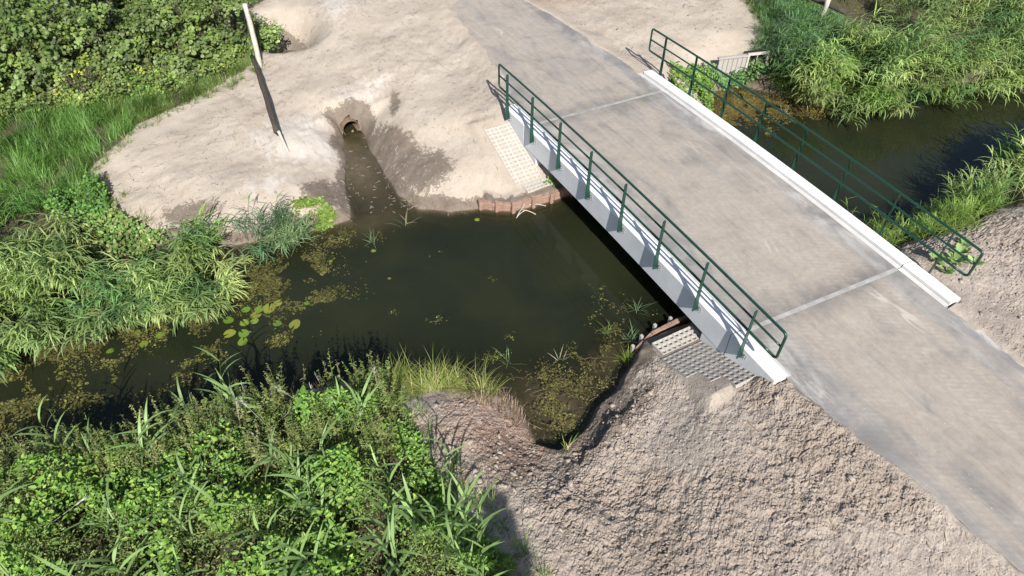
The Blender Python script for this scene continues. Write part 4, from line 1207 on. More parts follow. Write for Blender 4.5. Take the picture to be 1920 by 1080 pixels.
# ------------------------------------------------------------------ the thicket at lower left
TH = [(-15, 4.6), (-12, 4.1), (-9, 3.6), (-7.2, 3.25), (-6.2, 2.9), (-5.7, 2.3), (-5.75, 1.2), (-5.75, .2), (-5.5, -.9), (-5.3, -2.0), (-5.2, -3.5), (-15, -3.5)]
def thick_h(x, y):
    e = np.clip(-sdist(x, y, TH) / .9, 0, 1) ** .6
    return e * (.22 + .85 * vnoise(x / .8, y / .8, 61) + .42 * vnoise(x / .26, y / .26, 62))
def thicket():
    n = 98000
    xy = scatter(TH, n, rng, lambda x, y: .25 + .75 * smooth(.32, .5, vnoise(x / .32, y / .32, 63)))
    hh = thick_h(xy[:, 0], xy[:, 1]); g0 = gz_at(xy)
    t = 1 - rng.random(n) ** 1.6 * .75
    pos = np.stack([xy[:, 0], xy[:, 1], g0 + hh * t], -1)
    nr = np.stack([rng.normal(0, .5, n) - .12, rng.normal(0, .5, n) - .6, np.ones(n)], -1)
    sp = vnoise(xy[:, 0] / .55, xy[:, 1] / .55, 66) + .35 * (vnoise(xy[:, 0] / .15, xy[:, 1] / .15, 67) - .5)
    kind = (sp > .5)
    c = np.where(kind[:, None], pal(n, BRAMBLE, .22), pal(n, [(.085, .130, .026), (.110, .150, .034), (.065, .110, .024), (.135, .165, .045)], .22))
    sz = np.where(kind, .062, .046) * np.exp(rng.normal(0, .3, n))
    vg = Veg()
    vg.leaves(pos, nr, hdir(rng.uniform(0, 6.28, n)), sz, sz * np.where(kind, .66, .36), c, .35, .05)
    m = 2600
    a = np.stack([xy[:m, 0], xy[:m, 1], g0[:m]], -1); b = a + np.stack([rng.normal(0, .2, m), rng.normal(0, .2, m), hh[:m]], -1)
    vg.stems(a, b, np.full(m, .006), np.full(m, .003), pal(m, [(.07, .06, .03), (.10, .05, .03), (.08, .09, .03)], .2), np.stack([rng.normal(0, .08, m), rng.normal(0, .08, m), np.zeros(m)], -1))
    stuff('bramble_thicket', vg.mesh('bramble_thicket'), M['leaf'], 'dense green bramble and nettle thicket filling the lower left corner', 'thicket')
    # flowering spikes of nettle and mugwort, mostly along the water side
    n = 900
    band = [(-13, 4.35), (-9, 3.65), (-7.2, 3.35), (-5.9, 2.9), (-5.75, 2.0), (-6.2, 1.2), (-7.5, 1.7), (-9, 2.2), (-13, 2.6)]
    xy = scatter(band, n, rng, clumpy(.6, 68, .25, .5)); g0 = gz_at(xy)
    h = (.65 + .65 * rng.random(n)) * (.8 + .4 * vnoise(xy[:, 0] / 1.2, xy[:, 1] / 1.2, 69))
    base = np.stack([xy[:, 0], xy[:, 1], g0], -1); top = base + np.stack([rng.normal(0, .10, n), rng.normal(.05, .10, n), h], -1)
    vg = Veg()
    vg.stems(base, top, np.full(n, .006), np.full(n, .003), pal(n, OLIVE, .15))
    per = 34; k = np.repeat(np.arange(n), per); t = rng.uniform(.3, 1.03, n * per)[:, None]
    az = rng.uniform(0, 6.28, n * per); rad_ = (.13 * (1.12 - t[:, 0]) + .02)
    p = base[k] + (top - base)[k] * t
    sh = pal(n, OLIVE + [(.08, .12, .03)], .2)[k] * np.exp(rng.normal(0, .15, (n * per, 1)))
    dv = hdir(az) + np.stack([np.zeros(n * per), np.zeros(n * per), rng.normal(.1, .4, n * per)], -1)
    nr = np.stack([np.zeros(n * per), np.zeros(n * per), np.ones(n * per)], -1) + rng.normal(0, .35, (n * per, 3))
    L = rad_ * rng.uniform(.6, 1.2, n * per)
    vg.leaves(p, nr, dv, np.maximum(L, .03), np.maximum(L * .38, .014), np.clip(sh, .01, .4), .2, .2)
    stuff('nettle_spikes', vg.mesh('nettle_spikes'), M['leaf'], 'olive seed spikes of nettles along the water edge of the thicket', 'nettles')
thicket()

# single reed plants that rise out of the thicket: stem and leaves
def reed_parts(seed, h=1.45, nl=10, L=.56, wd=.042):
    g = np.random.default_rng(seed)
    vs = Veg(); vs.stems(np.zeros((1, 3)), np.array([[.0, .18, h]]), np.array([.008]), np.array([.004]), np.array([[.085, .115, .045]]), np.array([[0, -.03, 0]]))
    parts = [('stem', vs.mesh('stem'))]
    for i in range(nl):
        t = .25 + .75 * (i + .5) / nl
        vl = Veg()
        p = np.array([[0, .18 * t - .03 * 4 * t * (1 - t), h * t]])
        az = np.array([(0 if i % 2 else math.pi) + g.normal(0, .55)])
        vl.blades(p, hdir(az), np.array([L * g.uniform(.7, 1.15)]), np.array([wd * g.uniform(.8, 1.2)]), np.array([g.uniform(.35, .8)]), np.array([g.uniform(.5, 1.4)]),
                  np.array([(.175, .265, .090)]) * np.exp(g.normal(0, .25)), 4)
        parts.append(('leaf', vl.mesh('leaf')))
    return parts
PROTO = [reed_parts(s, 1.35 + .08 * s, 9 + s % 3) for s in range(5)]
for pr_ in PROTO:
    for _, me in pr_: me.materials.append(M['reed'])
reed_xy = scatter([(-12.5, 3.6), (-9, 3.2), (-6.6, 2.8), (-6.1, 1.6), (-6.1, 0), (-5.6, -1.3), (-5.6, -2.2), (-12.5, -.6)], 64, np.random.default_rng(5))
reed_xy = np.concatenate([reed_xy, [(-11.6, 3.3), (-11.2, 2.9), (-9.0, 3.5), (-8.6, 3.35), (-8.3, 3.4), (-6.0, .3), (-5.8, -.3), (-5.75, -.7), (-5.9, -1.1), (-6.3, -.9), (-6.6, -.5)]])
rz0 = gz_at(reed_xy)
g5 = np.random.default_rng(6)
for i, (x, y) in enumerate(reed_xy):
    root = empty('reed_plant', (x, y, rz0[i] - .02))
    zone = ('single reed at the right edge of the thicket, leaning towards the bare soil', 'reeds at the soil edge of the thicket') if x > -6.35 else \
           ('single reed at the water edge of the lower left thicket', 'reeds at the water edge of the thicket') if y > 2.75 - .12 * (x + 7) else \
           ('single reed in the shaded bottom part of the lower left thicket', 'reeds in the shaded part of the thicket') if y < .6 else \
           ('single reed with strap leaves in the sunlit middle of the thicket', 'reeds in the sunlit middle of the thicket')
    tag(root, zone[0], 'reed', zone[1])
    s_ = g5.uniform(.75, 1.1); rot = Euler((g5.normal(0, .14), g5.normal(0, .14), g5.uniform(0, 6.28)))
    mb = Matrix.LocRotScale(Vector((0, 0, 0)), rot, Vector((s_, s_, s_)))
    for nm, me in PROTO[int(g5.integers(0, 5))]:
        o = bpy.data.objects.new(nm, me); COL.objects.link(o); o.parent = root; o.matrix_basis = mb

# dry white reed plumes
def plume_mesh(seed):
    g = np.random.default_rng(seed); vg = Veg()
    h = 1.15; bend = g.uniform(-.35, .35)
    vg.stems(np.zeros((1, 3)), np.array([[bend * .5, .1, h]]), np.array([.007]), np.array([.004]), np.array([(.46, .42, .36)]), np.array([[bend * -.12, 0, 0]]))
    n = 34; t = g.uniform(.84, 1.02, n)[:, None]
    p = np.array([[bend * .5, .1, h]]) * t
    vg.blades(p, hdir(g.normal(math.copysign(1.2, bend), .9, n)), g.uniform(.06, .15, n), np.full(n, .006), g.uniform(.05, .4, n), g.uniform(.1, .8, n), pal(n, [(.50, .46, .40), (.42, .37, .30), (.56, .53, .47)], .12, g), 2)
    return vg.mesh('dry_reed')
plum = [plume_mesh(s) for s in range(4)]
for me in plum: me.materials.append(M['dry'])
DRY = [(-8.2, 3.15), (-8.45, 2.7), (-7.9, 2.55), (-7.25, 2.85), (-6.85, 2.9), (-7.05, 2.45), (-6.1, 2.55), (-8.1, 2.2), (-8.1, 2.4), (-9.2, 2.2), (-9.6, 1.9), (-9.4, 1.75), (-11.4, 2.2)]
rank_lay = sorted(range(8, 13), key=lambda i: DRY[i][0]); rank_up = sorted(range(8), key=lambda i: DRY[i][0])
for i, (x, y) in enumerate(DRY):
    o = bpy.data.objects.new('dry_reed', plum[i % 4]); COL.objects.link(o)
    zz = float(ground(np.array([x]), np.array([y]), False)[0])
    lay = i in (8, 9, 10, 11, 12)
    o.location = (x, y, zz + (.55 if lay else 0)); o.rotation_euler = (1.15 if lay else random.uniform(-.15, .15), random.uniform(-.2, .2), random.uniform(-.6, .6) + (1.4 if lay else 0)); s_ = random.uniform(.8, 1.15) * (.7 if lay else 1); o.scale = (s_, s_, s_)
    nth = ['farthest left', 'second from left', 'third from left', 'fourth from left', 'fifth from left', 'sixth from left', 'seventh from left', 'farthest right'][(rank_lay if lay else rank_up).index(i)]
    tag(o, ('fallen dry whitish reed stalk in the thicket, ' if lay else 'standing dry whitish reed stalk at the thicket, ') + nth, 'dry reed', 'fallen dry reeds in the thicket' if lay else 'standing dry reeds in the thicket')

# ------------------------------------------------------------------ hedge shrubs at top left
def shrub_meshes(seed, rx, ry, h, n, size, cols, asp=.85):
    g = np.random.default_rng(seed)
    vb = Veg(); nb = 26
    az = g.uniform(0, 6.28, nb); rr = np.sqrt(g.random(nb))
    tops = np.stack([np.cos(az) * rr * rx * .8, np.sin(az) * rr * ry * .8, h * (.55 + .4 * g.random(nb)) * np.sqrt(1 - .6 * rr ** 2)], -1)
    base = np.stack([g.normal(0, .15, nb), g.normal(0, .15, nb), np.full(nb, -.1)], -1)
    vb.stems(base, tops, g.uniform(.018, .04, nb), np.full(nb, .008), pal(nb, [(.10, .085, .06), (.07, .06, .045)], .2, g), np.stack([g.normal(0, .15, nb), g.normal(0, .15, nb), np.zeros(nb)], -1))
    k = g.integers(0, nb, 90); f = g.uniform(.35, 1, 90)[:, None]
    a = base[k] + (tops - base)[k] * f; b = a + np.stack([g.normal(0, .45, 90), g.normal(0, .45, 90), g.uniform(-.1, .5, 90)], -1)
    vb.stems(a, b, np.full(90, .010), np.full(90, .004), pal(90, [(.10, .085, .06), (.07, .06, .045)], .2, g))
    # leaf sprays: twigs carrying leaves, packed into an uneven shell
    ns = n // 16
    nc = max(14, int(30 * rx * ry * h / 4.0) + 14)
    uc = g.normal(0, 1, (nc, 3)); uc[:, 2] = np.abs(uc[:, 2]) * .95 - .15; uc = unit(uc)
    sc_ = np.array([rx, ry, h]) * np.array([1, 1, .97])
    cc = uc * (g.uniform(.55, 1.08, nc) * (.9 + .18 * np.sin(uc[:, 0] * 5 + seed)))[:, None] * sc_
    kc = g.integers(0, nc, ns)
    off_ = unit(g.normal(0, 1, (ns, 3))) * (g.random(ns) ** .45)[:, None] * np.array([.38, .38, .27])
    cen = cc[kc] + off_; cen[:, 2] = np.maximum(cen[:, 2], .03 + .25 * g.random(ns))
    u = unit(off_ + .15 * uc[kc])
    ctint = np.exp(g.normal(0, .18, (nc, 1)))[kc]
    td = unit(u * np.array([1, 1, .6]) + g.normal(0, .45, (ns, 3)) + np.array([0, 0, -.15]))
    kk = np.repeat(np.arange(ns), 16); m = len(kk)
    al = g.uniform(-.5, .5, m)[:, None] * .38
    pos = cen[kk] + td[kk] * al + g.normal(0, .045, (m, 3))
    nr = u[kk] * .55 + np.array([-.08, -.40, .70]) + g.normal(0, .36, (m, 3))
    dv = td[kk] + g.normal(0, .7, (m, 3)) + np.array([0, 0, -.35])
    spray = (pal(ns, cols, .20, g) * ctint)[kk] * np.exp(g.normal(0, .12, (m, 1)))
    sz = size * np.exp(g.normal(0, .22, m))
    vl = Veg(); vl.leaves(pos, nr, dv, sz, sz * asp, np.clip(spray, .006, .5), .18, .75)
    return vb.mesh('branches'), vl.mesh('foliage')

SHRUBS = [  # x, y, rx, ry, h, leaves, size, colours, label
    (-12.6, 16.7, 1.5, 1.1, 1.7, 5200, .115, YEL + LEAF_COL[:2], 'yellowing low shrub at the left edge above the grass'),
    (-10.6, 16.9, 1.5, 1.2, 2.6, 7600, .125, LEAF_COL, 'round-leaved green shrub second from left in the hedge'),
    (-9.6, 15.9, .9, .6, 1.0, 2600, .095, YEL + LEAF_COL, 'small yellow-tinged bush at the foot of the hedge middle'),
    (-8.6, 17.0, 1.4, 1.2, 2.8, 7600, .125, LEAF_COL, 'full green shrub in the middle of the hedge'),
    (-6.9, 16.6, 1.35, 1.2, 2.3, 6800, .115, LEAF_COL + [(.08, .10, .03)], 'dark green shrub left of the tall pale fence post'),
    (-4.75, 17.0, .55, .7, 1.1, 2200, .095, LEAF_COL, 'small dark bush just right of the tall pale fence post'),
    (-5.6, 16.9, 1.0, 1.1, 2.2, 5000, .105, LEAF_COL, 'rounded shrub right behind the tall pale fence post'),
    (-7.9, 15.6, .8, .45, .55, 1700, .085, BRAMBLE + YEL[:2], 'low green bush hugging the sand edge below the hedge'),
    (-13.6, 18.9, 1.9, 1.5, 3.4, 6400, .135, LEAF_COL, 'tall back shrub at the far left corner'),
    (-11.4, 19.6, 1.8, 1.5, 3.6, 6800, .135, LEAF_COL + YEL[:2], 'tall back shrub above the left part of the hedge'),
    (-9.0, 19.8, 1.8, 1.5, 3.6, 6800, .135, LEAF_COL, 'tall back shrub above the middle of the hedge'),
    (-6.9, 19.7, 1.5, 1.4, 3.3, 6000, .13, LEAF_COL, 'tall back shrub at the right end of the hedge'),
    (-5.3, 20.3, 1.4, 1.3, 2.6, 4600, .12, LEAF_COL + GRASS_COL, 'bush at the top edge beside the upper ditch'),
    (-3.9, 21.2, .9, .8, .9, 1800, .10, LIME + LEAF_COL, 'small bright bush at the top edge next to the sand'),
]
for i, (x, y, rx, ry, h, n, size, cols, lab) in enumerate(SHRUBS):
    zz = float(ground(np.array([x]), np.array([y]), False)[0])
    r_ = tag(empty('shrub', (x, y, zz)), lab, 'shrub', 'shrubs of the hedge')
    mb_, ml_ = shrub_meshes(100 + i, rx, ry, h, int(n * 1.35), size * .72, cols)
    for nm, me, mt in (('branches', mb_, M['leaf']), ('foliage', ml_, M['leaf'])):
        o = bpy.data.objects.new(nm, me); me.materials.append(mt); COL.objects.link(o); o.parent = r_
# dead twiggy bush at the far sand edge
g = np.random.default_rng(77); vg = Veg(); n = 260
b0 = np.zeros((n, 3)) + g.normal(0, .25, (n, 3)) * np.array([1, 1, 0]); t0 = b0 + g.normal(0, .45, (n, 3)) * np.array([1, 1, 0]) + np.array([0, 0, .35]) + np.abs(g.normal(0, .3, (n, 1))) * np.array([0, 0, 1.0])
vg.stems(b0, t0, np.full(n, .008), np.full(n, .003), pal(n, [(.16, .11, .085), (.22, .16, .12)], .2, g))
o = link('dead_bush', vg.mesh('dead_bush'), M['dry'], None, (11.3, 12.1, -.5)); tag(o, 'bare brown twiggy bush at the top edge beside the far sand', 'bush')

# ------------------------------------------------------------------ water plants
def pad_mesh(seed):
    g = np.random.default_rng(seed); n = 20; v = [(0, 0, .004)]
    for k in range(n + 1):
        a = .22 + (2 * math.pi - .44) * k / n
        r = 1 + .05 * math.sin(3 * a + seed) + g.normal(0, .015)
        v.append((r * math.cos(a), r * .86 * math.sin(a), .006 + .03 * g.random()))
    t = [(0, k, k + 1) for k in range(1, n + 1)]
    c = np.array([pal(1, [(.080, .130, .018), (.100, .140, .020), (.062, .105, .016), (.125, .13, .02), (.072, .12, .026)], .14, g)[0]])
    col = np.repeat(c, len(v), 0); col[0] *= 1.12
    return mesh_np('lily_pad', np.array(v), None, np.array(t), col)
pads = [pad_mesh(s) for s in range(6)]
for me in pads: me.materials.append(M['pad'])
PADS = [(-8.16, 6.04, .17), (-7.97, 5.69, .15), (-7.9, 5.90, .16), (-7.82, 6.19, .14), (-8.1, 6.42, .15), (-7.55, 6.30, .16), (-7.25, 6.36, .20), (-7.43, 6.44, .15), (-7.70, 6.55, .13), (-7.62, 6.13, .12), (-7.21, 5.85, .13), (-6.89, 5.65, .18), (-7.05, 6.42, .14),
        (-9.77, 6.57, .13), (-9.44, 6.67, .12), (-9.85, 6.95, .11), (-6.49, 6.13, .09), (-4.63, 7.03, .08), (-1.98, 6.9, .09), (-5.62, 7.15, .06), (-7.56, 7.05, .11), (-7.35, 7.2, .09), (-10.4, 6.7, .10), (-7.9, 7.0, .10)]
PLAB = {11: 'large pale lily pad farthest right in the main group', 17: 'small lone lily pad in front of the channel mouth', 18: 'small lily pad near the red planks', 16: 'small lily pad lying in the brown weed mat', 6: 'big lily pad at the upper end of the main row', 1: 'lily pad nearest the dark thicket shadow, lowest of the group', 13: 'lily pad left of the main group below the reeds', 10: 'oval lily pad between the row and the large pale one'}
ORD = ['leftmost', 'second from left', 'third from left', 'fourth from left', 'fifth from left', 'sixth from left', 'seventh from left', 'eighth from left', 'ninth from left', 'tenth from left', 'eleventh from left', 'twelfth from left', 'thirteenth from left', 'fourteenth from left', 'fifteenth from left', 'rightmost']
rest = sorted((i for i in range(len(PADS)) if i not in PLAB), key=lambda i: PADS[i][0])
for j, i in enumerate(rest): PLAB[i] = 'lily pad among the smaller ones below the left reeds, ' + ORD[min(j, 15)]
for i, (x, y, r_) in enumerate(PADS):
    o = bpy.data.objects.new('lily_pad', pads[i % 6]); COL.objects.link(o)
    o.location = (x, y, W + .006 + .0015 * (i % 5)); o.rotation_euler = (random.uniform(-.03, .03), random.uniform(-.03, .03), random.uniform(0, 6.28)); o.scale = (r_ * .76, r_ * .76, r_ * .76)
    tag(o, PLAB.get(i, 'green lily pad floating in the group below the left reeds'), 'lily pad', 'lily pads floating on the ditch')

def mats(name, label, blobs, per, size, cols, thr=.42, zr=(.0, .012), sub=0.0):
    vg = Veg()
    for cx, cy, rx, ry in blobs:
        n = int(per * 4.0 * rx * ry)
        x = cx + rng.normal(0, rx * .55, n); y = cy + rng.normal(0, ry * .55, n)
        m = (fbm(x, y, .42, 4, 83, .6) * .5 + .5 + rng.normal(0, .02, n) > thr + .02) & (sdist(x, y, WATER) < .02)
        x, y = x[m], y[m]; n = len(x)
        if n == 0: continue
        pos = np.stack([x, y, W + .002 + rng.uniform(zr[0], zr[1], n)], -1)
        nr = np.stack([rng.normal(0, .12, n), rng.normal(0, .12, n), np.ones(n)], -1)
        s_ = size * .58 * np.exp(rng.normal(0, .4, n))
        cl = pal(n, cols, .25) * (.7 + .6 * vnoise(x / .25, y / .25, 85))[:, None]
        vg.leaves(pos, nr, hdir(rng.uniform(0, 6.28, n)), s_, s_ * .7, cl, .1, .6)
    return stuff(name, vg.mesh(name), M['algae'], label, 'water weed')
ALG = [(.060, .060, .016), (.046, .044, .014), (.080, .078, .020), (.038, .031, .012), (.064, .049, .017), (.074, .082, .020)]
mats('water_weed', 'brown-olive floating weed in front of the left reeds and lily pads', [(-6.6, 6.6, .9, .8), (-6.2, 6.0, .5, .3), (-6.6, 7.3, .5, .5), (-8.3, 8.3, .9, .6), (-5.9, 7.4, .3, .3), (-6.0, 6.85, .25, .25), (-8.0, 7.4, .8, .5), (-9.5, 7.4, 1.2, .6), (-5.3, 7.9, .6, .3), (-4.6, 7.6, .4, .25), (-10.8, 7.2, 1.6, .5), (-7.4, 7.4, .7, .5), (-8.8, 6.7, .9, .35), (-7.3, 5.35, .3, .2)], 1500, .05, ALG, .46)
mats('water_weed', 'patches of floating weed on the dark water at far left', [(-12.4, 7.3, 1.2, .7), (-12.0, 6.2, .8, .5), (-10.9, 5.75, .5, .45), (-9.4, 5.5, .55, .4), (-8.6, 5.65, .35, .3), (-12.6, 5.6, .5, .4), (-10.3, 6.4, .4, .25), (-8.9, 6.0, .3, .2), (-11.6, 4.9, .8, .25)], 1250, .055, ALG + [(.08, .085, .022)], .48)
mats('water_weed', 'brown weed filling the muddy inlet by the bare soil', [(-3.0, 1.5, .5, .7), (-2.4, 1.5, .6, .4), (-1.6, 1.9, .6, .3), (-3.2, .9, .35, .3), (-.9, 2.5, .4, .4), (-.6, 3.1, .25, .35), (-.3, 2.4, .3, .3), (-1.9, 2.2, .3, .25), (-2.9, 2.1, .25, .2)], 1100, .045, ALG + [(.08, .07, .025), (.075, .055, .025)], .50)
mats('water_weed', 'golden brown weed in the cove by the right reeds', [(7.3, 8.2, .9, .8), (7.8, 7.6, .9, .7), (8.4, 7.2, .6, .5), (6.7, 7.6, .5, .6), (9.3, 6.6, .7, .25), (10.6, 6.1, .7, .2), (7.0, 6.6, .3, .25)], 1500, .06, [(.080, .060, .016), (.062, .050, .014), (.10, .078, .022), (.045, .038, .012)], .40)
mats('duckweed', 'few loose floating leaves on the open water', [(-4.2, 4.4, .25, .15), (-2.9, 3.2, .2, .12), (-3.4, 6.2, .15, .1), (-5.0, 5.0, .12, .1), (-2.6, 4.9, .12, .1), (-3.6, 2.9, .25, .12)], 1400, .035, ALG + LIME[:1], .5)

# small tufts standing in the water
def tuft(xy, h, n, cols, label, seed, wid=.012):
    g = np.random.default_rng(seed); vg = Veg()
    base = np.stack([g.normal(0, .05, n), g.normal(0, .05, n), np.zeros(n)], -1)
    vg.blades(base, hdir(g.uniform(0, 6.28, n)), h * g.uniform(.6, 1.2, n), np.full(n, wid), g.uniform(.3, 1.1, n), g.uniform(.2, .9, n), pal(n, cols, .15, g), 3)
    zz = max(W, float(ground(np.array([xy[0]]), np.array([xy[1]]), False)[0]))
    o = link('grass_tuft', vg.mesh('grass_tuft'), M['reed'], None, (xy[0], xy[1], zz - .01))
    return tag(o, label, 'grass tuft')
tuft((-4.55, 7.35), .42, 14, REED_BLUE, 'pale reed tuft in the water before the channel mouth', 1)
tuft((-3.6, 7.55), .45, 10, REED_BLUE + STRAW, 'sparse grass leaning over the water right of the channel', 2)
tuft((-1.15, 2.35), .40, 16, REED_COL, 'green tuft in the weed by the near abutment', 3)
tuft((-.85, 2.0), .35, 18, REED_BLUE, 'upper of two tufts at the broken planks', 4)
tuft((-.25, 2.6), .42, 14, REED_BLUE, 'blue-green tuft next to the bridge shadow', 5)
tuft((-1.25, 1.6), .30, 24, LIME, 'bright little tuft at the broken red plank', 6)
tuft((-3.45, .30), .28, 14, LIME + STRAW, 'yellow grass tuft lying on the soil at the inlet end', 7, .018)
tuft((-2.4, 2.2), .35, 9, REED_BLUE + STRAW, 'thin tuft at the outer edge of the muddy inlet', 8)
tuft((-3.4, 2.6), .38, 12, REED_COL, 'grass tuft leaning over open water at the shore corner', 9)
tuft((1.0, 6.9), .2, 10, LIME, 'tiny tuft under the bridge', 10)
tuft((8.2, 7.0), .35, 10, STRAW + REED_BLUE, 'pale tuft in the golden weed seen through the railing', 11)

# cabbage-like weeds beside the right curb
for i, (x, y, r_) in enumerate([(5.35, .05, .22), (5.65, -.15, .20), (5.2, -.30, .16), (6.0, -.05, .20), (6.35, .1, .16), (5.95, -.4, .18)]):
    g = np.random.default_rng(200 + i); vg = Veg(); n = 16
    az = g.uniform(0, 6.28, n)
    pos = np.zeros((n, 3)) + np.array([0, 0, .03]) + hdir(az) * .03
    vg.leaves(pos, np.stack([-np.sin(az) * .4, -np.cos(az) * .4, np.ones(n)], -1) + g.normal(0, .2, (n, 3)), hdir(az) + np.array([0, 0, .35]), r_ * g.uniform(.6, 1.1, n), r_ * g.uniform(.4, .7, n), pal(n, [(.13, .20, .06), (.10, .17, .05), (.16, .23, .08)], .15, g), .3, .7)
    o = link('rosette_weed', vg.mesh('rosette_weed'), M['leaf'], None, (x, y, float(ground(np.array([x]), np.array([y]))[0])))
    tag(o, ['pale leafy weed next to the end of the right curb', 'pale leafy weed below the lower right railing corner', 'smallest pale weed against the right curb', 'pale leafy weed just right of the railing corner', 'rightmost pale leafy weed on the bare soil', 'pale leafy weed in front of the railing corner'][i], 'weed', 'leafy weeds by the right railing')

# ------------------------------------------------------------------ loose matter on the ground
def clods(name, label, xy, size, mat, flat=.65, cat='soil'):
    n = len(xy)
    z = ground(xy[:, 0], xy[:, 1])
    phi = (1 + 5 ** .5) / 2
    ico = unit(np.array([(-1, phi, 0), (1, phi, 0), (-1, -phi, 0), (1, -phi, 0), (0, -1, phi), (0, 1, phi), (0, -1, -phi), (0, 1, -phi), (phi, 0, -1), (phi, 0, 1), (-phi, 0, -1), (-phi, 0, 1)], float))
    fs = np.array([(0, 11, 5), (0, 5, 1), (0, 1, 7), (0, 7, 10), (0, 10, 11), (1, 5, 9), (5, 11, 4), (11, 10, 2), (10, 7, 6), (7, 1, 8), (3, 9, 4), (3, 4, 2), (3, 2, 6), (3, 6, 8), (3, 8, 9), (4, 9, 5), (2, 4, 11), (6, 2, 10), (8, 6, 7), (9, 8, 1)])
    r_ = size * np.exp(rng.normal(0, .45, n))
    v = ico[None] * (1 + rng.normal(0, .34, (n, 12, 1))) * r_[:, None, None]
    v[:, :, 2] *= flat
    an = rng.uniform(0, 6.28, n); c, s = np.cos(an)[:, None], np.sin(an)[:, None]
    st_ = rng.uniform(1, 1.7, n)[:, None]
    x = v[:, :, 0] * st_; y = v[:, :, 1]
    v = np.stack([x * c - y * s, x * s + y * c, v[:, :, 2]], -1)
    v += np.stack([xy[:, 0], xy[:, 1], z + r_ * .12], -1)[:, None]
    me = mesh_np(name, v.reshape(-1, 3), None, (fs[None] + (np.arange(n) * 12)[:, None, None]).reshape(-1, 3))
    return stuff(name, me, mat, label, cat)
SO = [(-5.8, 2.2), (-4.4, 2.0), (-3.9, .4), (-3.2, .25), (-1.3, 1.1), (-.3, 1.6), (-.8, -.6), (.2, -1.0), (.75, -5.2), (1.4, -6.5), (-4.6, -6.5), (-5.2, -1.6), (-5.7, -.4)]
cl_d = lambda x, y: .12 + .88 * smooth(.42, .7, vnoise(x / .7, y / .7, 91)) + .5 * gauss(x, y, -2.6, -.05, 1.7, .5, .32)
clods('soil_clods', 'crumbled clods on the bare soil of the near bank', scatter(SO, 3200, rng, cl_d), .012, M['clod'])
clods('soil_clods', 'bigger broken lumps on the soil around the muddy inlet', scatter([(-5.6, 1.6), (-4.3, .9), (-3.4, .1), (-1.2, .9), (-1.6, .1), (-3.2, -.7), (-5.5, -.6)], 230, rng), .022, M['clod'])
clods('soil_clods', 'crumbs of soil on the bank right of the bridge', scatter([(4.6, -1.0), (5.2, .5), (8.5, .5), (12, -.2), (12, -3), (4.6, -5)], 3500, rng, cl_d), .013, M['clod'])
clods('pebbles', 'small pale stones scattered over the sand of the far bank', scatter([(-9.5, 10.4), (-9.6, 12), (-6, 14), (-2, 19), (1, 17), (.3, 10), (-1, 7.6), (-2, 8), (-2.2, 12.5), (-5, 12.3), (-5, 9.3), (-7, 9)], 500, rng), .014, M['clod'], .6, 'pebbles')
clods('pebbles', 'small stones on the far sand right of the road', scatter([(4.6, 9.6), (6.8, 9.9), (10, 11), (11, 14), (4.6, 16)], 500, rng), .016, M['clod'], .6, 'pebbles')

def litter(name, label, xy, L, wid, cols, cat='straw'):
    n = len(xy); z = ground(xy[:, 0], xy[:, 1]); az = rng.uniform(0, 6.28, n)
    l_ = L * np.exp(rng.normal(0, .5, n)); d = hdir(az) * (l_ / 2)[:, None]
    a = np.stack([xy[:, 0], xy[:, 1], z + .010], -1) - d; b = a + 2 * d
    a[:, 2] = np.maximum(ground(a[:, 0], a[:, 1]) + .006, W + .004); b[:, 2] = np.maximum(ground(b[:, 0], b[:, 1]) + .008 + rng.random(n) * .015, W + .004)
    vg = Veg(); vg.stems(a, b, np.full(n, wid), np.full(n, wid * .5), pal(n, cols, .25), np.stack([rng.normal(0, .1, n) * l_, rng.normal(0, .1, n) * l_, np.full(n, .01)], -1))
    return stuff(name, vg.mesh(name), M['dry'], label, cat)
litter('straw_litter', 'pale straw bits on the wet sand around the channel', scatter([(-8.8, 9.7), (-7, 9.2), (-5, 8.9), (-4.6, 11), (-3.2, 11.6), (-2.2, 11), (-1.6, 8), (-3, 8), (-4.5, 8.2), (-6.5, 10.3), (-8.5, 10.8)], 260, rng, lambda x, y: .15 + gauss(x, y, -2.9, 9, .7, 1.6) + gauss(x, y, -5, 9.1, .9, .5) + gauss(x, y, -8, 10, 1, .5)), .07, .004, [(.42, .37, .29), (.34, .29, .22), (.5, .46, .38)])
litter('twig_litter', 'dark root and twig bits on the far sand', scatter([(-9.6, 10.4), (-9.7, 12.2), (-6, 14.4), (-2, 19), (1, 18), (.5, 9.8), (-1, 7.8), (-2, 10), (-2.6, 12.6), (-5, 12.6), (-6, 10.3)], 900, rng), .09, .004, [(.12, .09, .06), (.18, .14, .10), (.08, .06, .045), (.3, .25, .18)], 'twigs')
litter('twig_litter', 'roots and stalks on the near soil', scatter(SO, 420, rng), .12, .005, [(.30, .25, .19), (.16, .12, .09), (.10, .08, .06), (.38, .32, .25)], 'twigs')
litter('twig_litter', 'dark bits on the far sand right of the road', scatter([(4.7, 9.4), (6.8, 9.7), (10, 10.8), (11.2, 14), (4.5, 17)], 420, rng), .10, .004, [(.12, .09, .06), (.18, .14, .10), (.30, .24, .18)], 'twigs')
litter('straw_litter', 'dead stalks and roots over the mud of the inlet', scatter([(-4.0, 2.2), (-3.4, 2.2), (-1.2, 1.9), (-1.4, 1.2), (-3.1, .5), (-3.8, .7)], 70, rng), .15, .005, [(.20, .16, .11), (.14, .10, .07), (.09, .065, .045)])
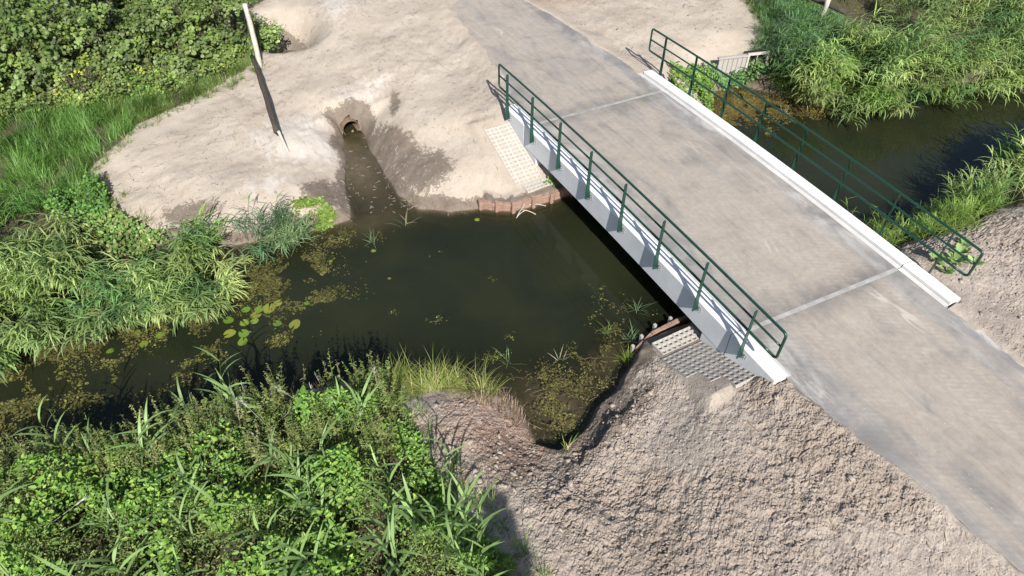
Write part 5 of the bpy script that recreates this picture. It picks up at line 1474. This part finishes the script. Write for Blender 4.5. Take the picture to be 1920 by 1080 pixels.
for i, (a, b) in enumerate([((-1.05, 6.55, W + .02), (-.50, 6.86, W + .16)), ((-.62, 6.72, W + .10), (-.22, 6.56, W + .02)), ((-1.1, 6.5, W + .02), (-.75, 6.62, W + .05)), ((-.85, 6.68, W + .05), (-.60, 6.40, W + .01))]):
    s_ = log('stick', curve(a, b, 6, (0, .02, .02)), .011, M['oldwood'], seed=30 + i, n=6)
    tag(s_, ['longest pale stick lying against the red planks', 'short pale stick right of the others at the red planks', 'pale stick floating nearest the corner of the red planks', 'pale stick pointing out into the water from the red planks'][i], 'stick')

# ------------------------------------------------------------------ trees behind the viewer (their shade falls into the lower left)
def cone_tree(x, y, h, r, n, seed, label):
    g = np.random.default_rng(seed)
    zz = float(ground(np.array([x]), np.array([y]), False)[0])
    root = tag(empty('tree', (x, y, zz)), label, 'tree')
    tr = tube_mesh('trunk', [(0, 0, -.2), (.03, 0, h * .4), (0, .02, h * .95)], [.2, .13, .02], 10)
    o = bpy.data.objects.new('trunk', tr); tr.materials.append(M['bark']); COL.objects.link(o); o.parent = root
    t = 1 - g.random(n) ** .85 * .92
    rr = r * (1 - t) ** .75 * np.sqrt(g.random(n)) * (.8 + .35 * np.sin(t * 40 + seed))
    az = g.uniform(0, 6.28, n)
    pos = np.stack([np.cos(az) * rr, np.sin(az) * rr, t * h], -1)
    vg = Veg()
    vg.leaves(pos, g.normal(0, 1, (n, 3)) + np.array([0, 0, .4]), g.normal(0, 1, (n, 3)), .22 * np.exp(g.normal(0, .25, n)), .15 * np.exp(g.normal(0, .25, n)), pal(n, LEAF_COL, .2, g), .2, .6)
    k = 40; tt = g.uniform(.12, .85, k); a2 = g.uniform(0, 6.28, k)
    A_ = np.stack([np.zeros(k), np.zeros(k), tt * h], -1); B_ = A_ + np.stack([np.cos(a2), np.sin(a2), np.full(k, .25)], -1) * (r * (1 - tt) ** .75 * .8)[:, None]
    vg.stems(A_, B_, np.full(k, .03), np.full(k, .008), np.full((k, 3), .07))
    me = vg.mesh('crown'); me.materials.append(M['leaf'])
    o = bpy.data.objects.new('crown', me); COL.objects.link(o); o.parent = root
def tree_for_tip(tx, ty, h, r, n, seed, label):
    drop = h; hor = drop / math.tan(SUN_EL)
    cone_tree(tx - hor * math.sin(SUN_AZ), ty - hor * math.cos(SUN_AZ), h, r, n, seed, label)
tree_for_tip(-5.30, -.55, 9.0, 1.9, 9000, 1, 'slim pointed tree whose shadow tip falls on the soil at the bottom edge')
tree_for_tip(-6.9, -.45, 8.5, 1.9, 7000, 2, 'broader tree shading the middle of the lower left thicket')
